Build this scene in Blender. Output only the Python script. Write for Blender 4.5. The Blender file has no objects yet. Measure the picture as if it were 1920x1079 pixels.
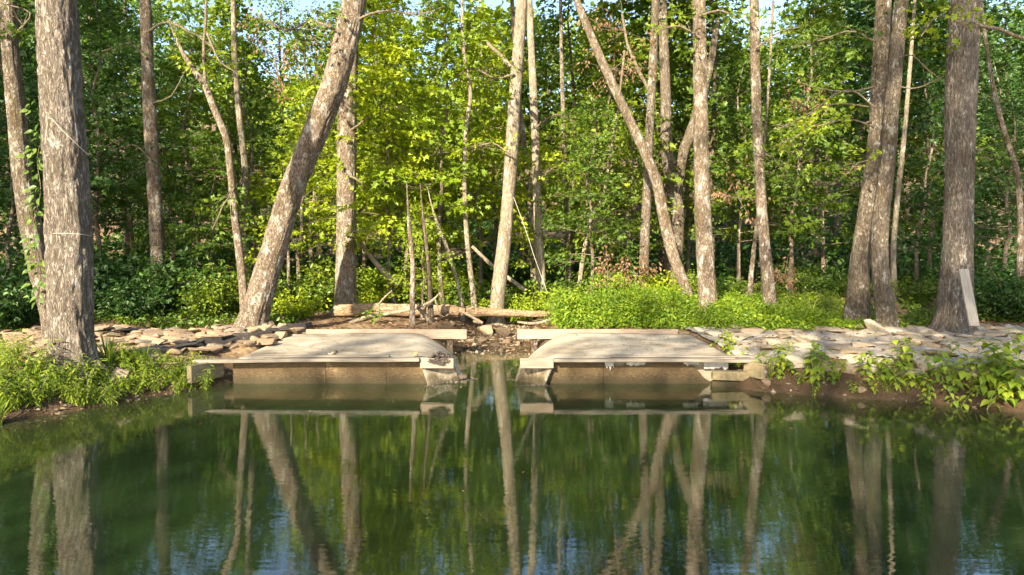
import bpy, bmesh, math, random
import numpy as np
from mathutils import Vector, Matrix

rng = np.random.default_rng(11)
random.seed(11)
scene = bpy.context.scene
COL = scene.collection
R = math.radians

# ------------------------------------------------------------------ camera
F = 1280.0                       # focal length in pixels of a 1920 px wide frame (24 mm lens)
CAM = np.array([0.0, 0.0, 2.19])
PITCH = math.atan(80.5 / F)
cam_d = bpy.data.cameras.new('camera')
cam_d.lens = 24.0
cam_d.sensor_width = 36.0
cam_d.clip_end = 500
cam = bpy.data.objects.new('camera', cam_d)
COL.objects.link(cam)
cam.location = CAM
cam.rotation_euler = (R(90) - PITCH, 0, 0)
scene.camera = cam

# ------------------------------------------------------------------ sky, sun, exposure
SUN_EL, SUN_PHI = R(27), R(24)   # sun stands behind the viewer, to the left
world = bpy.data.worlds.new('World')
scene.world = world
world.use_nodes = True
wn = world.node_tree
sky = wn.nodes.new('ShaderNodeTexSky')
sky.sky_type = 'NISHITA'
sky.sun_disc = False
sky.sun_elevation = SUN_EL
sky.sun_rotation = math.pi + SUN_PHI
sky.air_density = 1.0
sky.dust_density = 1.5
wn.nodes['Background'].inputs['Strength'].default_value = 0.10
wn.links.new(sky.outputs[0], wn.nodes['Background'].inputs[0])

sun_d = bpy.data.lights.new('sun', 'SUN')
sun_d.energy = 5.0
sun_d.angle = R(0.6)
sun_d.color = (1.0, 0.86, 0.63)
sun = bpy.data.objects.new('sun', sun_d)
COL.objects.link(sun)
sdir = Vector((-math.sin(SUN_PHI) * math.cos(SUN_EL), -math.cos(SUN_PHI) * math.cos(SUN_EL), math.sin(SUN_EL)))
sun.rotation_euler = (-sdir).to_track_quat('-Z', 'Y').to_euler()
sun.location = sdir * 60

vs = scene.view_settings
vs.view_transform = 'Standard'
vs.look = 'None'
vs.exposure = 2.0
vs.gamma = 1.0
vs.use_curve_mapping = False
scene.cycles.max_bounces = 8
scene.cycles.diffuse_bounces = 4
scene.cycles.transparent_max_bounces = 12
scene.cycles.use_denoising = True
scene.cycles.sample_clamp_indirect = 6.0

# ------------------------------------------------------------------ helpers
def tag(o, label=None, cat=None, group=None, kind=None):
    if label: o['label'] = label
    if cat: o['category'] = cat
    if group: o['group'] = group
    if kind: o['kind'] = kind
    return o

def empty(name, loc, rz=0.0, sc=1.0):
    o = bpy.data.objects.new(name, None)
    COL.objects.link(o)
    o.location = loc
    o.rotation_euler = (0, 0, rz)
    o.scale = (sc, sc, sc)
    o.empty_display_size = 0.2
    return o

def make_mesh(name, parts, mats, smooth=True, attr=None):
    """parts: list of (V[n,3], Faces[m,3|4]) or (V, F, material index); attr: per-vertex float"""
    nv = sum(len(p[0]) for p in parts)
    V = np.concatenate([np.asarray(p[0], dtype=np.float32).reshape(-1, 3) for p in parts])
    loops, tot, midx = [], [], []
    off = 0
    for p in parts:
        Fs = np.asarray(p[1], dtype=np.int32)
        loops.append((Fs + off).ravel())
        tot.append(np.full(len(Fs), Fs.shape[1], dtype=np.int32))
        midx.append(np.full(len(Fs), p[2] if len(p) > 2 else 0, dtype=np.int32))
        off += len(p[0])
    loops = np.concatenate(loops); tot = np.concatenate(tot); midx = np.concatenate(midx)
    me = bpy.data.meshes.new(name)
    me.vertices.add(nv)
    me.vertices.foreach_set('co', V.ravel())
    me.loops.add(len(loops))
    me.loops.foreach_set('vertex_index', loops)
    me.polygons.add(len(tot))
    me.polygons.foreach_set('loop_start', np.concatenate([[0], np.cumsum(tot)[:-1]]).astype(np.int32))
    me.polygons.foreach_set('loop_total', tot)
    me.polygons.foreach_set('material_index', midx)
    me.polygons.foreach_set('use_smooth', np.full(len(tot), smooth))
    if attr is not None:
        a = me.attributes.new('lv', 'FLOAT', 'POINT')
        a.data.foreach_set('value', np.asarray(attr, dtype=np.float32))
    for m in (mats if isinstance(mats, (list, tuple)) else [mats]):
        me.materials.append(m)
    me.update(calc_edges=True)
    me.validate()
    return me

def link(name, me, parent=None, loc=(0, 0, 0), rot=(0, 0, 0), sc=(1, 1, 1)):
    o = bpy.data.objects.new(name, me)
    COL.objects.link(o)
    o.parent = parent
    o.location = loc
    o.rotation_euler = rot
    o.scale = sc if isinstance(sc, (list, tuple)) else (sc, sc, sc)
    return o

def hash3(ix, iy, iz):
    h = (ix.astype(np.int64) * 374761393 + iy.astype(np.int64) * 668265263 + iz.astype(np.int64) * 1274126177) & 0xFFFFFFFF
    h = ((h ^ (h >> 13)) * 1274126177) & 0xFFFFFFFF
    h = h ^ (h >> 16)
    return (h & 0xFFFF) / 65535.0

def vnoise(x, y, z=0.0):
    x, y, z = np.broadcast_arrays(np.asarray(x, float), np.asarray(y, float), np.asarray(z, float))
    ix, iy, iz = np.floor(x), np.floor(y), np.floor(z)
    fx, fy, fz = x - ix, y - iy, z - iz
    fx = fx * fx * (3 - 2 * fx); fy = fy * fy * (3 - 2 * fy); fz = fz * fz * (3 - 2 * fz)
    r = 0
    for a in (0, 1):
        for b in (0, 1):
            for c in (0, 1):
                w = (fx if a else 1 - fx) * (fy if b else 1 - fy) * (fz if c else 1 - fz)
                r = r + w * hash3(ix + a, iy + b, iz + c)
    return r

def sstep(a, b, x):
    t = np.clip((np.asarray(x, float) - a) / (b - a), 0, 1)
    return t * t * (3 - 2 * t)

def P(px, py, d):
    """world point seen at pixel (px,py) of the 1920x1079 photograph at distance y = d"""
    xc, yc = (px - 960) / F, -(py - 539.5) / F
    ca, sa = math.cos(PITCH), math.sin(PITCH)
    dy, dz = ca + yc * sa, -sa + yc * ca
    k = d / dy
    return np.array([xc * k, d, CAM[2] + dz * k])

# ------------------------------------------------------------------ terrain height
POND = np.array([(-6.3, 8.1), (-5.5, 9.3), (-4.75, 10.15), (-4.5, 10.95), (3.2, 10.95), (3.5, 10.2), (4.6, 9.75),
                 (5.7, 9.3), (6.7, 8.8), (8.6, 7.4), (11, 4), (12.5, -2), (9, -9), (0, -12), (-9, -9), (-12.5, -2),
                 (-9.5, .5), (-7.8, 4.0), (-7.4, 6.6)])

def pond_sd(x, y):
    x = np.asarray(x, float); y = np.asarray(y, float)
    d = np.full(x.shape, 1e9); inside = np.zeros(x.shape, bool)
    n = len(POND)
    for i in range(n):
        ax, ay = POND[i]; bx, by = POND[(i + 1) % n]
        ex, ey = bx - ax, by - ay
        t = np.clip(((x - ax) * ex + (y - ay) * ey) / (ex * ex + ey * ey), 0, 1)
        d = np.minimum(d, np.hypot(x - ax - t * ex, y - ay - t * ey))
        c = ((ay > y) != (by > y)) & (x < (bx - ax) * (y - ay) / (by - ay + 1e-12) + ax)
        inside ^= c
    return np.where(inside, -d, d)

def stream_x(y):
    return np.interp(y, [10, 14.5, 16, 18, 22, 30, 40], [-.39, -.37, -.2, .2, 1.0, 2.2, 3.0])

def ground_z(x, y):
    x = np.asarray(x, float); y = np.asarray(y, float)
    sd = pond_sd(x, y) + 0.35 * (vnoise(x * 1.3 + 9, y * 1.3, 3) - .5) * sstep(2.9, 3.6, np.abs(x + .5))
    z = np.where(sd > 0, 0.46 * sstep(0.0, 0.75, sd + .08), -1.5 * sstep(0, 4.2, -sd) - 0.12 * sstep(0, .3, -sd))
    land = sstep(0.5, 1.5, sd)
    z = z + land * (0.10 * (vnoise(x * .45, y * .45, 1) - .5) + 0.05 * (vnoise(x * 1.7, y * 1.7, 2) - .5))
    z = z + .25 * land * sstep(15, 19, y) * sstep(1.5, 3.5, np.abs(x - stream_x(y)))
    hy = np.clip(y - 23, 0, None)
    z = z + np.where(hy < 17, 0.0090 * hy * hy, 2.601 + 0.24 * (hy - 17)) * land
    z = z + land * sstep(26, 40, y) * 1.5 * (vnoise(x * .09 + 4, y * .09, 5) - .5)
    w = np.interp(y, [10, 13, 15, 20, 30], [.58, .55, .62, .55, .4])
    bed = np.interp(y, [10, 12.9, 13.6, 14.6, 17, 21, 30], [-.30, -.20, -.03, .09, .17, .35, .9])
    bed = bed + .06 * (vnoise(x * 4, y * 4, 7) - .5)
    k = sstep(0, .75, np.abs(x - stream_x(y)) - w) * np.where((y > 10) & (y < 30), 1, 0) + np.where((y > 10) & (y < 30), 0, 1)
    z = np.where(y > 10.4, bed * (1 - k) + z * k, z)
    under = (x > -4.3) & (x < 3.5) & (y > 10.3) & (y < 13.35)
    z = np.where(under, np.minimum(z, 0.24), z)
    return z

def gz(x, y):
    return float(ground_z(np.array([x]), np.array([y]))[0])

def G(px, py):
    """ground point seen at a pixel of the photograph"""
    for lo, hi in ((7.0, 22.0), (22.0, 60.0)):
        ds = np.arange(lo, hi, .05)
        q = P(px, py, 1.0) - CAM
        pts = CAM[None] + q[None] * ds[:, None]
        hit = np.nonzero(pts[:, 2] <= ground_z(pts[:, 0], pts[:, 1]))[0]
        if len(hit):
            return pts[hit[0]]
    return P(px, py, 60)

# ------------------------------------------------------------------ materials
def new_mat(name):
    m = bpy.data.materials.new(name)
    m.use_nodes = True
    nt = m.node_tree
    for n in list(nt.nodes): nt.nodes.remove(n)
    out = nt.nodes.new('ShaderNodeOutputMaterial')
    return m, nt, out

def N(nt, typ, **kw):
    n = nt.nodes.new(typ)
    for k, v in kw.items():
        if k in n.inputs: n.inputs[k].default_value = v
        else: setattr(n, k, v)
    return n

def ramp(nt, stops):
    n = nt.nodes.new('ShaderNodeValToRGB')
    el = n.color_ramp.elements
    while len(el) < len(stops): el.new(.5)
    for e, (p, c) in zip(el, stops):
        e.position = p
        e.color = (*c, 1) if len(c) == 3 else c
    return n

def mixc(nt, fac, a, b, mode='MIX'):
    n = nt.nodes.new('ShaderNodeMix'); n.data_type = 'RGBA'; n.blend_type = mode
    for sock, v in ((n.inputs['Factor'], fac), (n.inputs[6], a), (n.inputs[7], b)):
        if hasattr(v, 'links'): nt.links.new(v, sock)
        else: sock.default_value = v if not isinstance(v, tuple) or len(v) == 4 else (*v, 1)
    return n.outputs[2]

def mval(nt, op, a, b=0.0):
    n = nt.nodes.new('ShaderNodeMath'); n.operation = op
    for s, v in ((n.inputs[0], a), (n.inputs[1], b)):
        if hasattr(v, 'links'): nt.links.new(v, s)
        else: s.default_value = v
    return n.outputs[0]

def coords(nt, scale, world=False, rand=True):
    mp = nt.nodes.new('ShaderNodeMapping')
    mp.inputs['Scale'].default_value = scale
    if world:
        g = nt.nodes.new('ShaderNodeNewGeometry')
        nt.links.new(g.outputs['Position'], mp.inputs[0])
    else:
        tc = nt.nodes.new('ShaderNodeTexCoord')
        nt.links.new(tc.outputs['Object'], mp.inputs[0])
        if rand:
            oi = nt.nodes.new('ShaderNodeObjectInfo')
            v = nt.nodes.new('ShaderNodeCombineXYZ')
            m = mval(nt, 'MULTIPLY', oi.outputs['Random'], 37.0)
            nt.links.new(m, v.inputs[0]); nt.links.new(m, v.inputs[2])
            nt.links.new(v.outputs[0], mp.inputs['Location'])
    return mp.outputs[0]

def noise_tex(nt, vec, scale, detail=5, rough=.6, dist=0.0):
    n = N(nt, 'ShaderNodeTexNoise', Scale=scale, Detail=detail, Roughness=rough, Distortion=dist)
    nt.links.new(vec, n.inputs['Vector'])
    return n.outputs['Fac']

def voro(nt, vec, scale, feature='F1'):
    n = N(nt, 'ShaderNodeTexVoronoi', feature=feature)
    n.inputs['Scale'].default_value = scale
    nt.links.new(vec, n.inputs['Vector'])
    return n

def bump(nt, h, strength=.5, dist=.02, normal=None):
    b = N(nt, 'ShaderNodeBump', Strength=strength, Distance=dist)
    nt.links.new(h, b.inputs['Height'])
    if normal is not None: nt.links.new(normal, b.inputs['Normal'])
    return b.outputs[0]

def finish(nt, out, col, rough=.85, nrm=None, spec=.3):
    b = N(nt, 'ShaderNodeBsdfPrincipled')
    b.inputs['Specular IOR Level'].default_value = spec
    for s, v in (('Base Color', col), ('Roughness', rough)):
        if hasattr(v, 'links'): nt.links.new(v, b.inputs[s])
        else: b.inputs[s].default_value = v if not isinstance(v, tuple) or len(v) == 4 else (*v, 1)
    if nrm is not None: nt.links.new(nrm, b.inputs['Normal'])
    nt.links.new(b.outputs[0], out.inputs[0])

def leaf_material(name, stops, trans=.42, hue_shift=.5):
    m, nt, out = new_mat(name)
    at = N(nt, 'ShaderNodeAttribute', attribute_name='lv')
    oi = nt.nodes.new('ShaderNodeObjectInfo')
    f = mval(nt, 'ADD', mval(nt, 'MULTIPLY', at.outputs['Fac'], 1 - hue_shift), mval(nt, 'MULTIPLY', oi.outputs['Random'], hue_shift))
    rp = ramp(nt, stops)
    nt.links.new(f, rp.inputs[0])
    d = nt.nodes.new('ShaderNodeBsdfDiffuse')
    nt.links.new(rp.outputs[0], d.inputs[0])
    t = nt.nodes.new('ShaderNodeBsdfTranslucent')
    nt.links.new(mixc(nt, 1.0, rp.outputs[0], (1.35, 1.25, .45), 'MULTIPLY'), t.inputs[0])
    mx = N(nt, 'ShaderNodeMixShader', Fac=trans)
    nt.links.new(d.outputs[0], mx.inputs[1]); nt.links.new(t.outputs[0], mx.inputs[2])
    g = N(nt, 'ShaderNodeBsdfGlossy', Roughness=.5)
    g.inputs[0].default_value = (.8, .9, .7, 1)
    m2 = N(nt, 'ShaderNodeMixShader', Fac=.035)
    nt.links.new(mx.outputs[0], m2.inputs[1]); nt.links.new(g.outputs[0], m2.inputs[2])
    nt.links.new(m2.outputs[0], out.inputs[0])
    return m

M = {}
M['leaf'] = leaf_material('leaf_green', [(0, (.030, .068, .008)), (.45, (.080, .145, .012)), (.8, (.17, .235, .014)), (1, (.28, .31, .018))])
M['leaf_sunlit'] = leaf_material('leaf_sunlit', [(0, (.10, .175, .009)), (.5, (.22, .30, .010)), (.85, (.33, .39, .012)), (1, (.41, .44, .02))])  # sunlit version of the leaf green, sunlight put into the colour
M['leaf_shaded'] = leaf_material('leaf_shaded', [(0, (.018, .05, .010)), (.5, (.035, .09, .016)), (1, (.075, .15, .022))])  # shaded version of the leaf green, shade put into the colour
M['leaf_weed'] = leaf_material('leaf_weed', [(0, (.08, .15, .015)), (.5, (.19, .28, .022)), (1, (.38, .42, .045))], hue_shift=.3)
M['leaf_patch'] = leaf_material('leaf_patch', [(0, (.05, .11, .010)), (.4, (.12, .21, .012)), (.8, (.24, .33, .014)), (1, (.38, .42, .02))], hue_shift=0.0)
M['leaf_dead'] = leaf_material('leaf_dead', [(0, (.09, .045, .025)), (.5, (.18, .10, .055)), (1, (.32, .20, .12))], trans=.25, hue_shift=.2)

def bark_material(name, dark, mid, light, sx=20, sz=4.5, lichen=0.0, moss=0.0, strength=.8):
    m, nt, out = new_mat(name)
    v = coords(nt, (sx, sx, sz))
    n1 = noise_tex(nt, v, 1.0, 7, .68, .5)
    nr = noise_tex(nt, coords(nt, (sx * .8, sx * .8, sz * .6)), 1.0, 4, .6, 1.6)
    ridge = mval(nt, 'ABSOLUTE', mval(nt, 'SUBTRACT', nr, .5))
    big = noise_tex(nt, coords(nt, (1, 1, .8)), 1.9, 6, .68)
    crack = ramp(nt, [(0, (0, 0, 0)), (.10, (1, 1, 1))]); nt.links.new(ridge, crack.inputs[0])
    col = ramp(nt, [(.28, dark), (.5, mid), (.72, light)]); nt.links.new(n1, col.inputs[0])
    c = mixc(nt, crack.outputs[0], mixc(nt, 1.0, col.outputs[0], (.5, .47, .44), 'MULTIPLY'), col.outputs[0])
    tone = ramp(nt, [(.3, (.62, .59, .56)), (.5, (.95, .94, .93)), (.7, (1.2, 1.2, 1.2))]); nt.links.new(big, tone.inputs[0])
    c = mixc(nt, 1.0, c, tone.outputs[0], 'MULTIPLY')
    if lichen > 0:
        ln = noise_tex(nt, coords(nt, (1, 1, .6)), 6.0, 7, .75)
        lr = ramp(nt, [(.60 - .1 * lichen, (0, 0, 0)), (.66 - .1 * lichen, (1, 1, 1))]); nt.links.new(ln, lr.inputs[0])
        c = mixc(nt, mval(nt, 'MULTIPLY', lr.outputs[0], .7), c, (.50, .48, .43))
    if moss > 0:
        ln = noise_tex(nt, coords(nt, (1, 1, .5)), 3.1, 7, .75)
        lr = ramp(nt, [(.60 - .12 * moss, (0, 0, 0)), (.70 - .12 * moss, (1, 1, 1))]); nt.links.new(ln, lr.inputs[0])
        c = mixc(nt, mval(nt, 'MULTIPLY', lr.outputs[0], .7), c, (.10, .075, .035))
    hgt = mval(nt, 'ADD', mval(nt, 'MULTIPLY', crack.outputs[0], .5), n1)
    finish(nt, out, c, .9, bump(nt, hgt, strength, .04), .2)
    return m

M['bark_oak'] = bark_material('bark_oak', (0.129, 0.105, 0.085), (0.264, 0.229, 0.192), (0.392, 0.357, 0.310), 26, 7, .2, .1, 1.0)
M['bark_grey'] = bark_material('bark_grey', (0.110, 0.087, 0.065), (0.227, 0.190, 0.145), (0.360, 0.319, 0.260), 24, 10, .45, .55, 1.0)
M['bark_tan'] = bark_material('bark_tan', (0.145, 0.107, 0.079), (0.297, 0.238, 0.182), (0.471, 0.398, 0.315), 22, 11, .7, .75, 1.0)
M['bark_pale'] = bark_material('bark_pale', (0.202, 0.160, 0.109), (0.353, 0.302, 0.227), (0.504, 0.454, 0.370), 24, 7, .3, .2)
M['bark_dark'] = bark_material('bark_dark', (.07, .055, .04), (.14, .11, .08), (.24, .20, .15), 18, 5, .2, .3)
M['log'] = bark_material('log_bark', (.22, .14, .08), (.42, .30, .19), (.58, .46, .33), 8, 30, .2, .1)
M['dead_wood'] = bark_material('dead_wood', (.30, .22, .15), (.48, .40, .30), (.64, .58, .48), 30, 30)
M['twig'] = bark_material('twig_bark', (.20, .16, .11), (.34, .28, .20), (.48, .42, .32), 40, 20)

def ground_material():
    m, nt, out = new_mat('ground_soil')
    v = coords(nt, (1, 1, 1), world=True)
    n1 = noise_tex(nt, v, 1.1, 8, .65)
    n2 = noise_tex(nt, v, 14, 6, .7)
    n3 = noise_tex(nt, v, 60, 4, .7)
    soil = ramp(nt, [(.3, (.10, .065, .036)), (.5, (.22, .15, .085)), (.72, (.38, .27, .16))]); nt.links.new(n2, soil.inputs[0])
    litter = ramp(nt, [(.3, (.04, .025, .014)), (.5, (.11, .065, .034)), (.7, (.22, .14, .075))]); nt.links.new(n3, litter.inputs[0])
    mk = ramp(nt, [(.42, (0, 0, 0)), (.58, (1, 1, 1))]); nt.links.new(n1, mk.inputs[0])
    c = mixc(nt, mk.outputs[0], soil.outputs[0], litter.outputs[0])
    geo = nt.nodes.new('ShaderNodeNewGeometry')
    sep = nt.nodes.new('ShaderNodeSeparateXYZ'); nt.links.new(geo.outputs['Position'], sep.inputs[0])
    # wet mud along the waterline, silt below it
    zz = mval(nt, 'ADD', sep.outputs[2], mval(nt, 'MULTIPLY', mval(nt, 'SUBTRACT', n2, .5), .16))
    wet = ramp(nt, [(.26, (1, 1, 1)), (.42, (0, 0, 0))]); nt.links.new(zz, wet.inputs[0])
    mud = ramp(nt, [(.3, (.035, .020, .010)), (.55, (.085, .052, .027)), (.75, (.15, .10, .055))]); nt.links.new(n3, mud.inputs[0])
    c = mixc(nt, wet.outputs[0], c, mud.outputs[0])
    silt = ramp(nt, [(.0, (1, 1, 1)), (.5, (0, 0, 0))]); nt.links.new(mval(nt, 'ADD', mval(nt, 'MULTIPLY', sep.outputs[2], .8), .75), silt.inputs[0])
    c = mixc(nt, silt.outputs[0], c, (.16, .17, .09))
    rr = mval(nt, 'SUBTRACT', .92, mval(nt, 'MULTIPLY', wet.outputs[0], .45))
    h = mval(nt, 'ADD', n2, mval(nt, 'MULTIPLY', n3, .5))
    finish(nt, out, c, rr, bump(nt, h, .9, .04), .3)
    return m
M['ground'] = ground_material()

def stone_material(name, stops, moss=0.0):
    m, nt, out = new_mat(name)
    v = coords(nt, (1, 1, 1))
    oi = nt.nodes.new('ShaderNodeObjectInfo')
    rp = ramp(nt, stops); nt.links.new(oi.outputs['Random'], rp.inputs[0])
    n1 = noise_tex(nt, v, 7, 7, .7)
    n2 = noise_tex(nt, v, 40, 4, .6)
    t = ramp(nt, [(.3, (.55, .5, .45)), (.5, (.95, .93, .9)), (.72, (1.25, 1.22, 1.18))]); nt.links.new(n1, t.inputs[0])
    c = mixc(nt, 1.0, rp.outputs[0], t.outputs[0], 'MULTIPLY')
    if moss:
        lr = ramp(nt, [(.52, (0, 0, 0)), (.62, (1, 1, 1))]); nt.links.new(noise_tex(nt, v, 5, 6, .7), lr.inputs[0])
        c = mixc(nt, mval(nt, 'MULTIPLY', lr.outputs[0], moss), c, (.17, .15, .05))
    finish(nt, out, c, .88, bump(nt, mval(nt, 'ADD', n1, mval(nt, 'MULTIPLY', n2, .3)), .9, .03), .25)
    return m
M['stone_tan'] = stone_material('stone_tan', [(0, (.20, .15, .11)), (.25, (.36, .27, .185)), (.5, (.44, .33, .225)), (.75, (.30, .21, .14)), (1, (.22, .20, .18))], .25)
M['stone_grey'] = stone_material('stone_grey', [(0, (.28, .22, .165)), (.3, (.40, .33, .25)), (.6, (.50, .455, .39)), (.85, (.34, .275, .18)), (1, (.45, .36, .26))], .45)

def simple_mat(name, dark, mid, light, scale=(4, 4, 4), ns=3, rough=.85, bs=.4, fine=60, spec=.25):
    m, nt, out = new_mat(name)
    v = coords(nt, scale)
    n1 = noise_tex(nt, v, ns, 7, .68, .3)
    n2 = noise_tex(nt, v, fine, 3, .6)
    rp = ramp(nt, [(.28, dark), (.5, mid), (.74, light)]); nt.links.new(n1, rp.inputs[0])
    t = ramp(nt, [(.3, (.82, .82, .82)), (.7, (1.12, 1.12, 1.12))]); nt.links.new(n2, t.inputs[0])
    c = mixc(nt, 1.0, rp.outputs[0], t.outputs[0], 'MULTIPLY')
    finish(nt, out, c, rough, bump(nt, mval(nt, 'ADD', n1, mval(nt, 'MULTIPLY', n2, .35)), bs, .015), spec)
    return m
M['deck'] = simple_mat('deck_mat', (.27, .225, .165), (.40, .35, .275), (.48, .43, .35), (1, 1, 1), 2.6, .9, .35, 55)
def deck_material():
    m, nt, out = new_mat('deck_mat')
    v = coords(nt, (1, 1, 1), world=True)
    n1 = noise_tex(nt, v, 2.6, 7, .68, .3); n2 = noise_tex(nt, v, 55, 3, .6); n3 = noise_tex(nt, v, .8, 6, .7, .6); n4 = noise_tex(nt, v, 17, 5, .75)
    rp = ramp(nt, [(.28, (.25, .21, .16)), (.5, (.37, .33, .265)), (.74, (.46, .415, .345))]); nt.links.new(n1, rp.inputs[0])
    st = ramp(nt, [(.36, (.60, .56, .50)), (.48, (.92, .90, .88)), (.62, (1.05, 1.05, 1.05))]); nt.links.new(n3, st.inputs[0])
    c = mixc(nt, 1.0, rp.outputs[0], st.outputs[0], 'MULTIPLY')
    sp = ramp(nt, [(.66, (0, 0, 0)), (.71, (1, 1, 1))]); nt.links.new(n4, sp.inputs[0])
    c = mixc(nt, mval(nt, 'MULTIPLY', sp.outputs[0], .55), c, (.11, .085, .06))
    t = ramp(nt, [(.3, (.84, .84, .84)), (.7, (1.1, 1.1, 1.1))]); nt.links.new(n2, t.inputs[0])
    c = mixc(nt, 1.0, c, t.outputs[0], 'MULTIPLY')
    finish(nt, out, c, .92, bump(nt, mval(nt, 'ADD', n1, mval(nt, 'MULTIPLY', n2, .5)), .45, .015), .2)
    return m
M['deck'] = deck_material()
def wing_material():
    m, nt, out = new_mat('wing_concrete')
    v = coords(nt, (1, 1, 1), world=True)
    n1 = noise_tex(nt, v, 4, 7, .7, .4); n2 = noise_tex(nt, v, 45, 3, .6); n3 = noise_tex(nt, coords(nt, (6, 6, 1.2), world=True), 2, 6, .7)
    rp = ramp(nt, [(.3, (.10, .08, .05)), (.5, (.21, .18, .135)), (.72, (.33, .295, .24))]); nt.links.new(n1, rp.inputs[0])
    st = ramp(nt, [(.38, (.50, .44, .34)), (.55, (1, 1, 1))]); nt.links.new(n3, st.inputs[0])
    c = mixc(nt, 1.0, rp.outputs[0], st.outputs[0], 'MULTIPLY')
    geo = nt.nodes.new('ShaderNodeNewGeometry')
    sep = nt.nodes.new('ShaderNodeSeparateXYZ'); nt.links.new(geo.outputs['Position'], sep.inputs[0])
    wl = ramp(nt, [(.05, (1, 1, 1)), (.16, (0, 0, 0))]); nt.links.new(mval(nt, 'ADD', sep.outputs[2], mval(nt, 'MULTIPLY', mval(nt, 'SUBTRACT', n1, .5), .3)), wl.inputs[0])
    c = mixc(nt, mval(nt, 'MULTIPLY', wl.outputs[0], .75), c, (.035, .030, .016))
    finish(nt, out, c, .88, bump(nt, mval(nt, 'ADD', n1, mval(nt, 'MULTIPLY', n2, .4)), .5, .015), .25)
    return m
M['wing'] = wing_material()
M['concrete'] = simple_mat('wing_concrete', (.15, .12, .08), (.27, .235, .18), (.38, .34, .28), (1, 1, 1), 4, .9, .5, 45)
M['mortar'] = simple_mat('mortar', (.14, .11, .08), (.30, .265, .22), (.48, .45, .405), (1, 1, 1), 5.5, .92, 1.0, 26)
M['trim'] = simple_mat('trim_wood', (.10, .085, .065), (.20, .175, .145), (.31, .275, .235), (1.2, 25, 25), 2, .85, .3)
M['beam'] = simple_mat('beam_wood', (.15, .11, .08), (.26, .20, .155), (.36, .285, .225), (1.2, 18, 18), 2, .85, .25)
M['board_grey'] = simple_mat('board_grey', (.19, .165, .13), (.31, .28, .235), (.42, .385, .33), (22, 22, 1.2), 2, .88, .3)
M['old_wood'] = simple_mat('old_wood', (.10, .08, .045), (.19, .155, .09), (.28, .235, .145), (10, 3, 10), 2, .9, .4)
M['foil'] = simple_mat('torn_membrane', (.26, .25, .23), (.40, .39, .37), (.55, .54, .51), (1, 1, 1), 9, .55, .5)
M['cord'] = simple_mat('cord', (.30, .28, .24), (.42, .39, .34), (.52, .49, .44), (1, 1, 1), 30)
M['tin'] = simple_mat('dull_tin', (.14, .12, .07), (.25, .22, .14), (.36, .33, .22), (1, 1, 1), 14, .5)
M['debris'] = simple_mat('debris', (.025, .02, .018), (.08, .065, .055), (.24, .20, .17), (1, 1, 1), 30, .9)

def panel_material():
    m, nt, out = new_mat('plywood_face')
    v = coords(nt, (1, 1, 1))
    n1 = noise_tex(nt, v, 2.2, 7, .7, .4)
    n2 = noise_tex(nt, coords(nt, (3, 3, 9)), 6, 6, .75)
    n3 = noise_tex(nt, v, 34, 4, .7)
    rp = ramp(nt, [(.3, (.032, .021, .010)), (.5, (.085, .057, .028)), (.72, (.165, .115, .06))]); nt.links.new(mval(nt, 'ADD', mval(nt, 'MULTIPLY', n2, .6), mval(nt, 'MULTIPLY', n1, .4)), rp.inputs[0])
    sc = ramp(nt, [(.63, (0, 0, 0)), (.67, (1, 1, 1))]); nt.links.new(n1, sc.inputs[0])
    c = mixc(nt, mval(nt, 'MULTIPLY', sc.outputs[0], .55), rp.outputs[0], (.25, .18, .105))
    sp = ramp(nt, [(.64, (0, 0, 0)), (.72, (1, 1, 1))]); nt.links.new(n3, sp.inputs[0])
    c = mixc(nt, mval(nt, 'MULTIPLY', sp.outputs[0], .6), c, (.42, .31, .17))
    geo = nt.nodes.new('ShaderNodeNewGeometry')
    sep = nt.nodes.new('ShaderNodeSeparateXYZ'); nt.links.new(geo.outputs['Position'], sep.inputs[0])
    wl = ramp(nt, [(.06, (1, 1, 1)), (.17, (0, 0, 0))]); nt.links.new(mval(nt, 'ADD', sep.outputs[2], mval(nt, 'MULTIPLY', mval(nt, 'SUBTRACT', n2, .5), .35)), wl.inputs[0])
    c = mixc(nt, mval(nt, 'MULTIPLY', wl.outputs[0], .75), c, (.030, .026, .012))   # algae stain along the waterline
    finish(nt, out, c, .8, bump(nt, mval(nt, 'ADD', n2, n3), .6, .01), .3)
    return m
M['panel'] = panel_material()

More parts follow.
